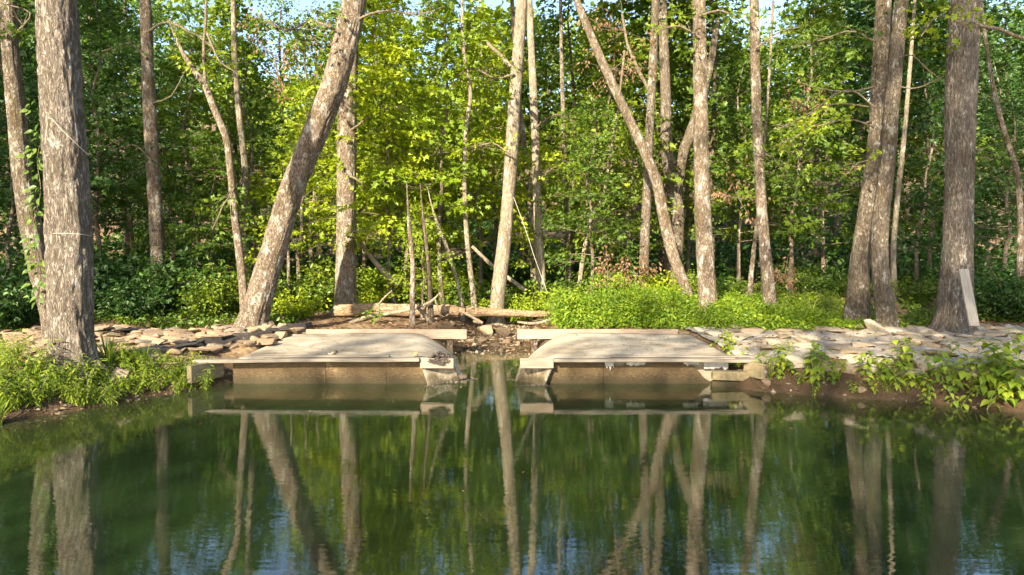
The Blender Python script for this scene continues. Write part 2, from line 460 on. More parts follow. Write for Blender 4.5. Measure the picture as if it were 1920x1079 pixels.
def water_material():
    m, nt, out = new_mat('pond_water')
    v = coords(nt, (1.0, 3.4, 1), world=True)
    n1 = noise_tex(nt, v, 1.4, 3, .5)
    n2 = noise_tex(nt, v, 5.5, 3, .55)
    h = mval(nt, 'ADD', mval(nt, 'MULTIPLY', n1, .8), mval(nt, 'MULTIPLY', n2, .30))
    # rings spreading from two places where fish rose
    geo = nt.nodes.new('ShaderNodeNewGeometry')
    for cx, cy, s in ((.05, 5.75, .035), (-2.6, 5.6, .03)):
        dv = N(nt, 'ShaderNodeVectorMath', operation='DISTANCE')
        nt.links.new(geo.outputs['Position'], dv.inputs[0]); dv.inputs[1].default_value = (cx, cy, 0)
        wv = mval(nt, 'SINE', mval(nt, 'MULTIPLY', dv.outputs['Value'], 52.0))
        fall = N(nt, 'ShaderNodeMapRange'); nt.links.new(dv.outputs['Value'], fall.inputs[0])
        fall.inputs[1].default_value = .0; fall.inputs[2].default_value = 1.2; fall.inputs[3].default_value = s; fall.inputs[4].default_value = 0.0
        h = mval(nt, 'ADD', h, mval(nt, 'MULTIPLY', wv, fall.outputs[0]))
    nr = bump(nt, h, .09, .02)
    gl = N(nt, 'ShaderNodeBsdfGlossy', Roughness=.0)
    nt.links.new(nr, gl.inputs['Normal'])
    tp = nt.nodes.new('ShaderNodeBsdfTransparent')
    murk = nt.nodes.new('ShaderNodeBsdfDiffuse'); murk.inputs[0].default_value = (.034, .066, .024, 1)   # silt held in the water
    tr = N(nt, 'ShaderNodeMixShader', Fac=.34)
    nt.links.new(tp.outputs[0], tr.inputs[1]); nt.links.new(murk.outputs[0], tr.inputs[2])
    fr = N(nt, 'ShaderNodeFresnel', IOR=2.9)
    nt.links.new(nr, fr.inputs['Normal'])
    fac = mval(nt, 'MULTIPLY', fr.outputs[0], mval(nt, 'SUBTRACT', 1.0, geo.outputs['Backfacing']))
    mx = nt.nodes.new('ShaderNodeMixShader')
    nt.links.new(fac, mx.inputs[0]); nt.links.new(tr.outputs[0], mx.inputs[1]); nt.links.new(gl.outputs[0], mx.inputs[2])
    nt.links.new(mx.outputs[0], out.inputs[0])
    ab = N(nt, 'ShaderNodeVolumeAbsorption', Density=1.7)
    ab.inputs[0].default_value = (.40, .58, .26, 1)
    nt.links.new(ab.outputs[0], out.inputs['Volume'])
    return m
M['water'] = water_material()

# ------------------------------------------------------------------ geometry makers
def box(x0, x1, y0, y1, z0, z1):
    V = np.array([(x, y, z) for z in (z0, z1) for y in (y0, y1) for x in (x0, x1)], float)
    Fq = np.array([(0, 2, 3, 1), (4, 5, 7, 6), (0, 1, 5, 4), (2, 6, 7, 3), (0, 4, 6, 2), (1, 3, 7, 5)])
    return V, Fq

def bevel_box(name, dims, mat, b=.006, rough=0.0):
    """a sawn timber: bevelled, very slightly uneven; centred on its origin"""
    bm = bmesh.new()
    bmesh.ops.create_cube(bm, size=1)
    bmesh.ops.scale(bm, vec=dims, verts=bm.verts)
    ax = int(np.argmax(dims))
    cuts = 6
    es = [e for e in bm.edges if abs((e.verts[0].co - e.verts[1].co)[ax]) > dims[ax] * .9]
    bmesh.ops.subdivide_edges(bm, edges=es, cuts=cuts)
    bmesh.ops.bevel(bm, geom=[e for e in bm.edges if e.calc_face_angle(0) > .5], offset=b, segments=1, affect='EDGES')
    for v in bm.verts:
        for k in range(3):
            if k != ax: v.co[k] += random.uniform(-1, 1) * rough * .3 + rough * math.sin(v.co[ax] * 2.1 + k)
    me = bpy.data.meshes.new(name)
    bm.to_mesh(me); bm.free()
    me.materials.append(mat)
    return me

def spline(pts, step):
    """Catmull-Rom through pts[n,k] resampled about every step (first three columns are the position)"""
    pts = np.asarray(pts, float)
    ext = np.vstack([2 * pts[0] - pts[1], pts, 2 * pts[-1] - pts[-2]])
    out = []
    for i in range(1, len(ext) - 2):
        p0, p1, p2, p3 = ext[i - 1], ext[i], ext[i + 1], ext[i + 2]
        n = max(1, int(np.linalg.norm(p2[:3] - p1[:3]) / step))
        for t in np.arange(n) / n:
            out.append(.5 * ((2 * p1) + (-p0 + p2) * t + (2 * p0 - 5 * p1 + 4 * p2 - p3) * t * t + (-p0 + 3 * p1 - 3 * p2 + p3) * t ** 3))
    out.append(pts[-1])
    return np.array(out)

def tube(pts, rad, n=8, disp=None, cap=True):
    pts = np.asarray(pts, float); rad = np.broadcast_to(np.asarray(rad, float), (len(pts),))
    T = np.gradient(pts, axis=0)
    T /= np.linalg.norm(T, axis=1, keepdims=True) + 1e-9
    mt = np.abs(T.mean(0))
    ref = np.zeros(3); ref[int(np.argmin(mt))] = 1
    U = np.cross(T, ref); U /= np.linalg.norm(U, axis=1, keepdims=True) + 1e-9
    W = np.cross(T, U)
    th = np.arange(n) / n * 2 * math.pi
    s = np.concatenate([[0], np.cumsum(np.linalg.norm(np.diff(pts, axis=0), axis=1))])
    rr = np.repeat(rad[:, None], n, 1)
    if disp is not None: rr = rr + disp(th[None, :], s[:, None], rad[:, None])
    V = pts[:, None, :] + rr[..., None] * (np.cos(th)[None, :, None] * U[:, None, :] + np.sin(th)[None, :, None] * W[:, None, :])
    m = len(pts)
    i = np.arange(m - 1)[:, None] * n; j = np.arange(n)[None, :]; j2 = (j + 1) % n
    Fq = np.stack([i + j, i + j2, i + n + j2, i + n + j], -1).reshape(-1, 4)
    parts = [(V.reshape(-1, 3), Fq)]
    if cap:
        for k, ring in ((0, V[0]), (m - 1, V[-1])):
            c = ring.mean(0)
            vv = np.vstack([ring, c]); a = np.arange(n); b = (a + 1) % n
            ff = np.stack([a, b, np.full(n, n)], -1) if k else np.stack([b, a, np.full(n, n)], -1)
            parts.append((vv, ff))
    return parts

def bark_disp(amp, seed, fx=17., fz=4.5):
    def f(th, s, r):
        x, y = np.cos(th) * r * fx, np.sin(th) * r * fx
        wob = vnoise(x * .35 + seed, y * .35, s * 1.3) * 2.2
        a = np.abs(vnoise(x + wob + seed, y + wob, s * fz) - .5) * 2
        b = np.abs(vnoise(x * 2.1 + seed * 2, y * 2.1, s * fz * 1.8 + wob) - .5) * 2
        lump = vnoise(np.cos(th) * 1.6 + seed, np.sin(th) * 1.6 + seed, s * .9) - .5
        flare = r * .42 * np.exp(-np.clip(s - .3, 0, None) / .22) * (.35 + .65 * np.cos(th * (4 + int(seed) % 3) + seed) ** 2)
        return flare + amp * (np.minimum(1, a * 2.2) * .8 + np.minimum(1, b * 2.2) * .4 - .6) + r * .14 * lump
    return f

def nrm(a):
    return a / (np.linalg.norm(a, axis=-1, keepdims=True) + 1e-9)

def leaf_parts(Pp, A, Nn, L, W, shape='hex'):
    """one folded leaf per row: Pp base, A axis, Nn face normal, L length, W width"""
    n = len(Pp)
    A = nrm(A); B = nrm(np.cross(Nn, A)); Nn = np.cross(A, B)
    L = np.broadcast_to(L, (n,))[:, None]; W = np.broadcast_to(W, (n,))[:, None]
    if shape == 'rhomb':
        cols = [Pp, Pp + .45 * L * A + .5 * W * B + .12 * W * Nn, Pp + L * A - .1 * L * Nn, Pp + .45 * L * A - .5 * W * B + .12 * W * Nn]
        Fi = [(0, 1, 2), (0, 2, 3)]
    elif shape == 'hex':
        cols = [Pp, Pp + .28 * L * A + .5 * W * B + .14 * W * Nn, Pp + .66 * L * A + .40 * W * B + .06 * W * Nn, Pp + L * A - .14 * L * Nn,
                Pp + .66 * L * A - .40 * W * B + .06 * W * Nn, Pp + .28 * L * A - .5 * W * B + .14 * W * Nn]
        Fi = [(0, 1, 2), (0, 2, 3), (0, 3, 4), (0, 4, 5)]
    elif shape == 'maple':
        cols = [Pp, Pp + .10 * L * A + .42 * W * B + .1 * W * Nn, Pp + .42 * L * A + .20 * W * B, Pp + .62 * L * A + .52 * W * B + .1 * W * Nn, Pp + .70 * L * A + .16 * W * B,
                Pp + L * A - .16 * L * Nn, Pp + .70 * L * A - .16 * W * B, Pp + .62 * L * A - .52 * W * B + .1 * W * Nn, Pp + .42 * L * A - .20 * W * B, Pp + .10 * L * A - .42 * W * B + .1 * W * Nn]
        Fi = [(0, 1, 2), (2, 3, 4), (0, 2, 4), (0, 4, 5), (0, 5, 6), (6, 7, 8), (0, 6, 8), (0, 8, 9)]
    else:  # ovate, pointed, curving down
        cols = [Pp, Pp + .22 * L * A + .46 * W * B + .10 * W * Nn, Pp + .5 * L * A + .42 * W * B + .08 * W * Nn - .03 * L * Nn, Pp + .8 * L * A + .17 * W * B - .10 * L * Nn,
                Pp + L * A - .20 * L * Nn, Pp + .8 * L * A - .17 * W * B - .10 * L * Nn, Pp + .5 * L * A - .42 * W * B + .08 * W * Nn - .03 * L * Nn, Pp + .22 * L * A - .46 * W * B + .10 * W * Nn,
                Pp + .5 * L * A - .04 * L * Nn]
        Fi = [(0, 1, 8), (1, 2, 8), (2, 3, 8), (3, 4, 8), (4, 5, 8), (5, 6, 8), (6, 7, 8), (7, 0, 8)]
    k = len(cols)
    V = np.stack(cols, 1).reshape(-1, 3)
    Fi = np.array(Fi)
    Fq = (np.arange(n)[:, None, None] * k + Fi[None]).reshape(-1, 3)
    return V, Fq, k

def leaf_mesh(name, Pp, A, Nn, L, W, mat, shape='hex', var=None):
    V, Fq, k = leaf_parts(Pp, A, Nn, L, W, shape)
    if var is None: var = rng.random(len(Pp))
    return make_mesh(name, [(V, Fq)], mat, smooth=False, attr=np.repeat(var, k))

def spray_leaves(C, O, n, r, flat=.28, tilt=.75):
    """C spray centres, O outward directions: n leaves each on a flattish fan; returns base, axis, normal, clump value"""
    m = len(C)
    ang = rng.random((m, n)) * 2 * math.pi
    rad = np.sqrt(rng.random((m, n))) * np.broadcast_to(np.asarray(r), (m,))[:, None]
    up = nrm(np.array([0, 0, 1.]) + .35 * rng.normal(size=(m, 3)) + .25 * O)
    e1 = nrm(np.cross(up, np.array([.3, .9, .1]))); e2 = np.cross(up, e1)
    off = np.cos(ang)[..., None] * e1[:, None] + np.sin(ang)[..., None] * e2[:, None]
    pos = C[:, None] + off * rad[..., None] + up[:, None] * rng.normal(size=(m, n, 1)) * flat * np.broadcast_to(np.asarray(r), (m,))[:, None, None]
    ax = off + .6 * O[:, None] + rng.normal(size=(m, n, 3)) * .4 - np.array([0, 0, .35])
    nn = up[:, None] + rng.normal(size=(m, n, 3)) * tilt
    var = np.clip(rng.random((m, 1)) * .6 + rng.random((m, n)) * .4, 0, 1)
    return pos.reshape(-1, 3), nrm(ax).reshape(-1, 3), nrm(nn).reshape(-1, 3), var.ravel()

def tree_proto(name, H, z0, Rm, nb, sprays, nl, rs, L, mat, bark, trunk_r, top='round', shape='hex', bend=.25, el=(.15, .9), flat=.28, tilt=.75):
    """returns (trunk mesh, branch mesh, crown mesh) for a tree of height H with its crown from z0 up"""
    k = 9
    zz = np.linspace(0, H, k)
    bx = np.cumsum(rng.normal(size=k) * bend * .35); by = np.cumsum(rng.normal(size=k) * bend * .35)
    bx -= bx[0]; by -= by[0]
    tp = np.stack([bx, by, zz, trunk_r * (1 - zz / H) ** .8 + .012], 1)
    tp[0, 3] *= 1.35
    tp = np.vstack([tp[0] - np.array([0, 0, .35, -.02]), tp])
    sp = spline(tp, .35)
    tr = make_mesh(name + '_trunk', tube(sp[:, :3], sp[:, 3], 9, lambda th, s, r: r * .2 * (vnoise(np.cos(th) * 2, np.sin(th) * 2, s * 2) - .5)), bark)
    br, CC, OO = [], [], []
    for i in range(nb):
        t = (i + rng.random()) / nb
        z = z0 + (H - z0) * t ** .95 * .97
        c = np.array([np.interp(z, sp[:, 2], sp[:, 0]), np.interp(z, sp[:, 2], sp[:, 1]), z])
        if top == 'round': shp = math.sin(math.pi * min(1, .18 + .80 * t)) ** .7
        else: shp = (1 - t) ** .6 * .85 + .18
        ln = Rm * shp * rng.uniform(.55, 1.15)
        az = i * 2.39996 + rng.normal() * .4
        e = el[0] + (el[1] - el[0]) * t + rng.normal() * .15
        o = np.array([math.cos(az) * math.cos(e), math.sin(az) * math.cos(e), math.sin(e)])
        side = np.array([-math.sin(az), math.cos(az), 0])
        cur = rng.normal() * .15
        q = np.linspace(0, 1, 6)[:, None]
        pts = c + o * ln * q + side * cur * ln * q ** 2 - np.array([0, 0, 1]) * ln * .18 * q ** 2 + rng.normal(size=(6, 3)) * .03 * ln * q
        r0 = max(.008, .36 * np.interp(z, sp[:, 2], sp[:, 3])) * (ln / Rm) ** .5
        br += tube(pts, np.linspace(r0, .004, 6), 4, cap=False)
        ns = max(2, int(sprays * ln / Rm))
        for j in range(ns):
            u = .28 + .74 * (j + rng.random()) / ns
            pc = pts[0] * 0 + np.array([np.interp(u, q[:, 0], pts[:, a]) for a in range(3)])
            sdv = rng.normal() * .38 * ln * (1 - .5 * u)
            tip = pc + side * sdv + np.array([0, 0, rng.normal() * .10 * ln * .6])
            if abs(sdv) > .15:
                br += tube(np.stack([pc - o * abs(sdv) * .4, pc * .5 + tip * .5 + rng.normal(size=3) * .03, tip]), [.007, .005, .002], 3, cap=False)
            CC.append(tip); OO.append(nrm(o + side * np.sign(sdv) * .5))
    CC, OO = np.array(CC), np.array(OO)
    pos, ax, nn, var = spray_leaves(CC, OO, nl, rs, flat, tilt)
    Ls = L * rng.uniform(.65, 1.25, len(pos))
    cr = leaf_mesh(name + '_crown', pos, ax, nn, Ls, Ls * .82, mat, shape, var)
    bm_ = make_mesh(name + '_branches', br, M['twig'] if trunk_r < .15 else bark)
    return tr, bm_, cr

def place_tree(kind, proto, loc, rz, sc, label, group=None, cat='tree', crown_mat=None):
    e = empty(kind, loc, rz, sc)
    link('trunk', proto[0], e)
    tag(link('branches', proto[1], e), kind='stuff')
    c = link('crown', proto[2], e)
    if crown_mat is not None:
        c.material_slots[0].link = 'OBJECT'
        c.material_slots[0].material = crown_mat
    tag(e, label, cat, group)
    return e

# ------------------------------------------------------------------ ground and water
def axis(segs):
    a = []
    for lo, hi, st in segs: a += list(np.arange(lo, hi, st))
    a.append(segs[-1][1])
    return np.array(a)
gx = axis([(-110, -40, 7), (-40, -16, 1.2), (-16, -9, .35), (-9, 9, .11), (9, 16, .35), (16, 40, 1.2), (40, 110, 7)])
gy = axis([(-60, -14, 4), (-14, 6, .6), (6, 19, .11), (19, 32, .4), (32, 60, 1.2), (60, 160, 6)])
XX, YY = np.meshgrid(gx, gy)
ZZ = ground_z(XX, YY)
nx, ny = len(gx), len(gy)
ii = np.arange(ny - 1)[:, None] * nx; jj = np.arange(nx - 1)[None, :]
Fg = np.stack([ii + jj, ii + jj + 1, ii + nx + jj + 1, ii + nx + jj], -1).reshape(-1, 4)
ground = link('ground', make_mesh('ground', [(np.stack([XX, YY, ZZ], -1).reshape(-1, 3), Fg)], M['ground']))
tag(ground, kind='structure')
wv, wf = box(-15, 15, -13.5, 15, -2.4, 0.0)
water = link('pond_water', make_mesh('pond_water', [(wv, wf)], M['water'], smooth=False))
tag(water, kind='structure')

# ------------------------------------------------------------------ spillway platforms
MX = -.39                                    # the two platforms mirror about this line
def mir(V, s):
    V = np.array(V, float)
    if s > 0: V[:, 0] = 2 * MX - V[:, 0]
    return V
def flip(Fq, s):
    return Fq[:, ::-1] if s > 0 else Fq

def grid_sheet(fn, nu, nv, thick=.03):
    u, v = np.meshgrid(np.linspace(0, 1, nu), np.linspace(0, 1, nv))
    top = fn(u, v)
    bot = top - np.array([0, 0, thick])
    n = nu * nv
    i = np.arange(nv - 1)[:, None] * nu; j = np.arange(nu - 1)[None, :]
    q = np.stack([i + j, i + j + 1, i + nu + j + 1, i + nu + j], -1).reshape(-1, 4)
    Fs = [q, q[:, ::-1] + n]
    for idx, rev in ((np.arange(nu), 0), (np.arange(nu) + (nv - 1) * nu, 1), (np.arange(nv) * nu, 1), (np.arange(nv) * nu + nu - 1, 0)):
        a, b = idx[:-1], idx[1:]
        f = np.stack([a, a + n, b + n, b], -1)
        Fs.append(f if not rev else f[:, ::-1])
    return np.vstack([top.reshape(-1, 3), bot.reshape(-1, 3)]), np.vstack(Fs)

def deck_surface(u, v):
    y = 10.52 + 2.74 * v
    xb = np.interp(v, [0, .3, 1], [-1.47, -1.58, -1.95])      # where the sheet starts to roll over
    xe = np.interp(v, [0, .25, .6, 1], [-.92, -.84, -.92, -1.02])
    k = .72
    flatp = u / k
    t = np.clip((u - k) / (1 - k), 0, 1)
    x = np.where(u < k, -4.25 + (xb + 4.25) * flatp, xb + (xe - xb) * t ** .9)
    y = y + .42 * t ** .7 * (1 - v) ** 1.5
    z0 = .425 + .035 * v + .008 * (vnoise(x * 2, y * 2, 3) - .5) + .012 * np.sin(x * 2.3 + 1) * v
    drop = np.interp(v, [0, .12, 1], [.40, .46, .55])
    z = z0 - drop * (t ** 1.7)
    return np.stack([x, y, z], -1)

LEAF_DECK = []
for s, side in ((-1, 'left'), (1, 'right')):
    root = empty('spillway_platform', (0, 0, 0))
    tag(root, ('low grey platform left of the stream gap, with debris clump and block on its edge' if s < 0 else
               'low grey platform right of the stream gap, with torn white membrane on its face'), 'platform', 'spillway platforms flanking the stream gap')
    V, Fq = grid_sheet(deck_surface, 60, 28, .03)
    link('deck_sheet', make_mesh('deck_sheet', [(mir(V, s), flip(Fq, s))], M['deck']), root)
    # face panels of stained plywood
    seams = [(-4.40, -1.985)] if s < 0 else [(-2 * .39 - 3.12, -2 * .39 - 1.44)]
    a = seams[0]
    def panel(x0, x1, x1top, jag=None):
        n = 20
        xs = np.linspace(x0, x1, n)
        top = np.full(n, .372) if jag is None else jag(xs)
        xt = np.linspace(x0, x1top, n)
        f = np.stack([xs, np.full(n, 10.66), np.full(n, -.45)], -1); g = np.stack([xt, np.full(n, 10.66), top], -1)
        V = np.vstack([f, g, f + [0, .02, 0], g + [0, .02, 0]])
        i = np.arange(n - 1)
        Fq = np.vstack([np.stack([i, i + 1, n + i + 1, n + i], -1), np.stack([2 * n + i + 1, 2 * n + i, 3 * n + i, 3 * n + i + 1], -1), np.stack([n + i, n + i + 1, 3 * n + i + 1, 3 * n + i], -1),
                        [[0, n, 3 * n, 2 * n]], [[n - 1, 3 * n - 1, 4 * n - 1, 2 * n - 1]]])
        return V, Fq
    if s < 0:
        spans = [(-4.40, -2.94, -2.94), (-2.935, -1.985, -1.985), (-1.98, -1.24, -1.43)]
    else:
        spans = [(-3.90, -2.225, -2.225), (-2.22, -1.24, -1.43)]
    for q, (x0, x1, xt) in enumerate(spans):
        jag = None
        if s > 0 and q == 0:
            jag = lambda xs: .37 - .13 * np.clip(vnoise(xs * 3.7 + 2, 0, 0) - .42, 0, 1) - .04 * vnoise(xs * 17, 1, 0) - .28 * sstep(-3.55, -3.88, xs)
        Vp, Fp = panel(x0, x1, xt, jag)
        Vp[:, 1] += .006 * (q % 2)
        link('face_panel', make_mesh('face_panel', [(mir(Vp, s), flip(Fp, s))], M['panel'], smooth=False), root)
    # fill behind the panels
    Vb, Fb = box(-4.22, -1.60, 10.74, 13.2, -.45, .36)
    link('core', make_mesh('core', [(mir(Vb, s), flip(Fb, s))], M['concrete'], smooth=False), root)
    if s > 0:
        for x0, w, h in ((1.46, .14, .16), (1.80, .30, .10), (2.70, .24, .10), (3.02, .38, .19)):
            n = 9
            xs = np.linspace(x0, x0 + w, n)
            lo = .375 - h * (.55 + .45 * np.sin(np.linspace(.3, 2.7, n))) * rng.uniform(.6, 1.1, n)
            V = np.vstack([np.stack([xs, np.full(n, 10.645), np.full(n, .383)], -1), np.stack([xs, 10.638 + .01 * rng.random(n), lo], -1)])
            V = np.vstack([V, V + [0, .006, 0]])
            i = np.arange(n - 1)
            Fq = np.vstack([np.stack([n + i, n + i + 1, i + 1, i], -1), np.stack([2 * n + i, 2 * n + i + 1, 3 * n + i + 1, 3 * n + i], -1)])
            link('membrane_flap', make_mesh('membrane_flap', [(V, Fq)], M['foil'], smooth=True), root)
    # timber trim, rear beam, end boards
    x0, x1 = (-4.93, -1.43)
    ln = x1 - x0
    link('front_trim', bevel_box('front_trim', (ln, .14, .05), M['trim'], .006, .003), root, ((mir([[(x0 + x1) / 2, 0, 0]], s)[0][0]), 10.50, .402), (0, R(-.45) if s < 0 else R(.15), 0))
    link('front_trim', bevel_box('front_ledge', (ln * .62, .07, .028), M['trim'], .005, .002), root, ((-3.0 if s < 0 else 2.62), 10.60, .446), (0, R(-.3) if s < 0 else R(.1), 0))
    link('rear_beam', bevel_box('rear_beam', (3.15, .05, .19), M['beam'], .005, .003), root, (mir([[-2.46, 0, 0]], s)[0][0], 13.30, .440), (0, 0, R(.3) * s))
    link('beam_post', bevel_box('beam_post', (.12, .09, .60), M['bark_dark'], .006), root, (mir([[-1.22, 0, 0]], s)[0][0], 13.37, .08))
    link('wing_board', bevel_box('wing_board', (.52, .04, .155), M['beam'], .004, .001), root, (mir([[-1.165, 0, 0]], s)[0][0], 10.50, .352), (R(-4), 0, R(2) * s))
    # sloping edge board and flared concrete wing under the wing board
    cv, cf = [], None
    me = bevel_box('edge_brace', (.055, .10, .56), M['trim'], .005, .002)
    link('edge_brace', me, root, (mir([[-1.335, 0, 0]], s)[0][0], 10.60, .14), (0, R(19) * s, 0))
    def wing(u, v):
        a0 = np.array([-1.42, 10.56, .36]); a1 = np.array([-1.25, 10.50, -.10])
        b0 = np.array([-.90, 10.57, .30]); b1 = np.array([-.80, 10.86, -.08])
        A_ = a0 + (a1 - a0) * v[..., None]; B_ = b0 + (b1 - b0) * v[..., None]
        p = A_ + (B_ - A_) * u[..., None]
        p[..., 1] += .10 * np.sin(u * math.pi) * (1 - .2 * v) - .05 * v * np.sin(u * 2 * math.pi)
        p[..., 2] += -.03 * np.sin(u * math.pi) * v
        return p
    V, Fq = grid_sheet(wing, 14, 12, .03)
    link('flared_wing', make_mesh('flared_wing', [(mir(V, s), flip(Fq, s)[:, ::-1])], M['wing']), root)
    if s < 0:
        link('end_board', bevel_box('end_board', (.09, .62, .27), M['old_wood'], .008, .003), root, (-4.72, 10.42, .24), (0, 0, R(-24)))
    else:
        link('end_board', bevel_box('end_board', (.62, .12, .14), M['old_wood'], .008, .003), root, (3.42, 10.50, .155), (R(3), R(2), R(-2)))
        link('end_board', bevel_box('end_board_b', (.07, .40, .24), M['old_wood'], .008, .003), root, (3.72, 10.38, .27), (0, R(4), R(24)))
        link('end_post', bevel_box('end_post', (.07, .07, .48), M['bark_dark'], .008, .003), root, (3.84, 10.24, .12), (R(3), R(-3), 0))
        link('end_board', bevel_box('end_board_c', (.42, .10, .20), M['panel'], .008, .003), root, (3.30, 10.48, -.03), (0, R(1), R(3)))

# ------------------------------------------------------------------ stones
def stone_proto(k, flat=False):
    bm = bmesh.new()
    for _ in range(11 if not flat else 13):
        p = rng.normal(size=3); p /= np.linalg.norm(p)
        p = np.sign(p) * np.abs(p) ** (.55 if flat else .72)
        bm.verts.new(p * rng.uniform(.8, 1.05))
    r = bmesh.ops.convex_hull(bm, input=bm.verts)
    bmesh.ops.delete(bm, geom=[g for g in r['geom_interior'] if isinstance(g, bmesh.types.BMVert)], context='VERTS')
    bmesh.ops.bevel(bm, geom=list(bm.edges), offset=.05, segments=1, affect='EDGES')
    for v in bm.verts:
        v.co *= 1 + .10 * (float(vnoise(v.co.x * 2.5 + k, v.co.y * 2.5, v.co.z * 2.5)) - .5)
    bmesh.ops.triangulate(bm, faces=bm.faces)
    me = bpy.data.meshes.new('stone')
    bm.to_mesh(me); bm.free()
    for p in me.polygons: p.use_smooth = True
    me.set_sharp_from_angle(angle=R(28))
    return me
STONES = [stone_proto(k) for k in range(7)]
SLABS = [stone_proto(k + 20, True) for k in range(7)]
def mats_of(meshes, mat):
    out = []
    for m in meshes:
        c = m.copy(); c.materials.append(mat); out.append(c)
    return out
M['stone_wet'] = stone_material('stone_wet', [(0, (.09, .07, .05)), (.4, (.17, .13, .09)), (.7, (.24, .17, .11)), (1, (.15, .14, .12))])
ST_WET = mats_of(STONES, M['stone_wet'])
ST_TAN, SL_TAN = mats_of(STONES, M['stone_tan']), mats_of(SLABS, M['stone_tan'])
ST_GREY, SL_GREY = mats_of(STONES, M['stone_grey']), mats_of(SLABS, M['stone_grey'])

bank = empty('stone_bank', (-6, 12, .4))
tag(bank, 'bank of loose tan stones left of the grey platforms', 'stone bank')
y = 10.15
row = 0
while y < 14.3:
    x = -9.6 + (row % 2) * .15
    while x < -4.45:
        w = rng.uniform(.22, .5) if rng.random() < .7 else rng.uniform(.1, .2)
        xx, yy = x + w / 2 + rng.normal() * .03, y + rng.normal() * .06
        if pond_sd(np.array([xx]), np.array([yy]))[0] > .42 and not (abs(xx + 6.15) < .5 and abs(yy - 9.6) < .5) and yy < 14.3 - .25 * sstep(-5, -8, xx):
            o = link('stone', random.choice(ST_TAN + SL_TAN), bank, (xx + 6, yy - 12, gz(xx, yy) + rng.uniform(-.02, .05) - .4), (rng.normal() * .10, rng.normal() * .10, rng.normal() * .6),
                     (w * .66, rng.uniform(.12, .26), rng.uniform(.035, .085)))
        x += w * 1.02
    y += .27
    row += 1

flag = empty('flagstone_bank', (6, 12, .4))
tag(flag, 'mortared flagstone bank top right of the grey platforms', 'stone bank')
fx = np.linspace(3.50, 10.5, 90); fy = np.linspace(9.2, 14.2, 60)
FX, FY = np.meshgrid(fx, fy)
sdv = pond_sd(FX, FY)
FZ = ground_z(FX, FY) + .035 + .05 * (vnoise(FX * 5, FY * 5, 3) - .5) + .03 * (vnoise(FX * 14, FY * 14, 3) - .5)
lip = .55 + .25 * (vnoise(FX * 1.5, FY * 0, 2) - .5)
FZ = np.where(sdv < lip, -.6, FZ)
mm, nn_ = FX.shape[1], FX.shape[0]
i = np.arange(nn_ - 1)[:, None] * mm; j = np.arange(mm - 1)[None, :]
q = np.stack([i + j, i + j + 1, i + mm + j + 1, i + mm + j], -1).reshape(-1, 4)
Vf = np.stack([FX, FY, FZ], -1).reshape(-1, 3) - np.array([6, 12, .4])
keep = (Vf[q][:, :, 2] > -.6).all(1)
link('mortar_bed', make_mesh('mortar_bed', [(Vf, q[keep])], M['mortar']), flag)
y = 9.3; row = 0
while y < 14.1:
    x = 3.55 + (row % 2) * .2
    while x < 9.8:
        w = rng.uniform(.28, .62)
        xx, yy = x + w / 2, y + rng.normal() * .08
        sdd = pond_sd(np.array([xx]), np.array([yy]))[0]
        if sdd > .52 and rng.random() < .85 and (xx > 3.8 or yy > 10.9):
            edge = sdd < .9
            link('stone', random.choice(SL_GREY), flag, (xx - 6, yy - 12, gz(xx, yy) - .4 + (.035 if not edge else -.01) + rng.normal() * .012), (rng.normal() * .05, rng.normal() * .05, rng.normal() * .35),
                 (w * .5, rng.uniform(.15, .27), rng.uniform(.05, .085) if not edge else .11))
        x += w * 1.12 + .03
    y += .42
    row += 1

for k in range(26):
    x = 3.95 + k * .22 + rng.normal() * .04
    y = float(np.interp(x, [3.5, 4.6, 5.7, 6.7, 8.6], [10.2, 9.75, 9.3, 8.8, 7.4])) + .55 + rng.normal() * .05
    link('stone', random.choice(SL_GREY), flag, (x - 6, y - 12, gz(x, y) - .4 - .02 + rng.normal() * .02), (rng.normal() * .1, rng.normal() * .1, -.4 + rng.normal() * .3), (rng.uniform(.13, .24), rng.uniform(.12, .2), rng.uniform(.07, .11)))

def boulder(px, py, w, h, label, meshes, dd=None, rot=None, cat='rock'):
    p = G(px, py) if dd is None else P(px, py, dd)
    k = p[1] / F
    o = link('rock', random.choice(meshes), None, (p[0], p[1], p[2] + h * k * .3), rot or (rng.normal() * .2, rng.normal() * .2, rng.random() * 6), (w * k * .5, w * k * .42, h * k * .55))
    tag(o, label, cat)
    return o
boulder(1630, 622, 62, 30, 'pointed tan rock at the foot of the twin trunks', ST_GREY, rot=(.2, .5, .2))
boulder(1440, 722, 28, 18, 'small pale tan rock at the waterline beside the right timber ends', ST_TAN)
boulder(1616, 735, 22, 14, 'small tan rock on the right mud bank above the water', ST_TAN)
boulder(222, 722, 40, 44, 'upright brown rock at the waterline below the grass tuft', ST_GREY, rot=(.1, .3, .3))
boulder(255, 738, 26, 14, 'flat brown rock beside the upright rock on the left bank', ST_TAN)
boulder(915, 628, 34, 22, 'rounded orange rock in the stream bed behind the gap', ST_TAN)
boulder(945, 630, 40, 22, 'grey-brown rounded rock beside the orange rock in the stream bed', ST_WET)
boulder(1738, 690, 60, 26, 'flat brown stone jutting from the right bank edge', SL_GREY)
for k, (px, py) in enumerate([(880, 645), (905, 642), (928, 650), (950, 644), (975, 648), (960, 655), (890, 652), (940, 662), (870, 640), (985, 640), (1000, 632), (962, 632), (978, 626), (1005, 622), (930, 622), (900, 618), (850, 612), (870, 622)]):
    boulder(px, py, rng.uniform(14, 28), rng.uniform(9, 14), 'small stone in the shallow stream bed between the beams', ST_WET if k % 6 else ST_GREY)['group'] = 'small stones in the stream bed'

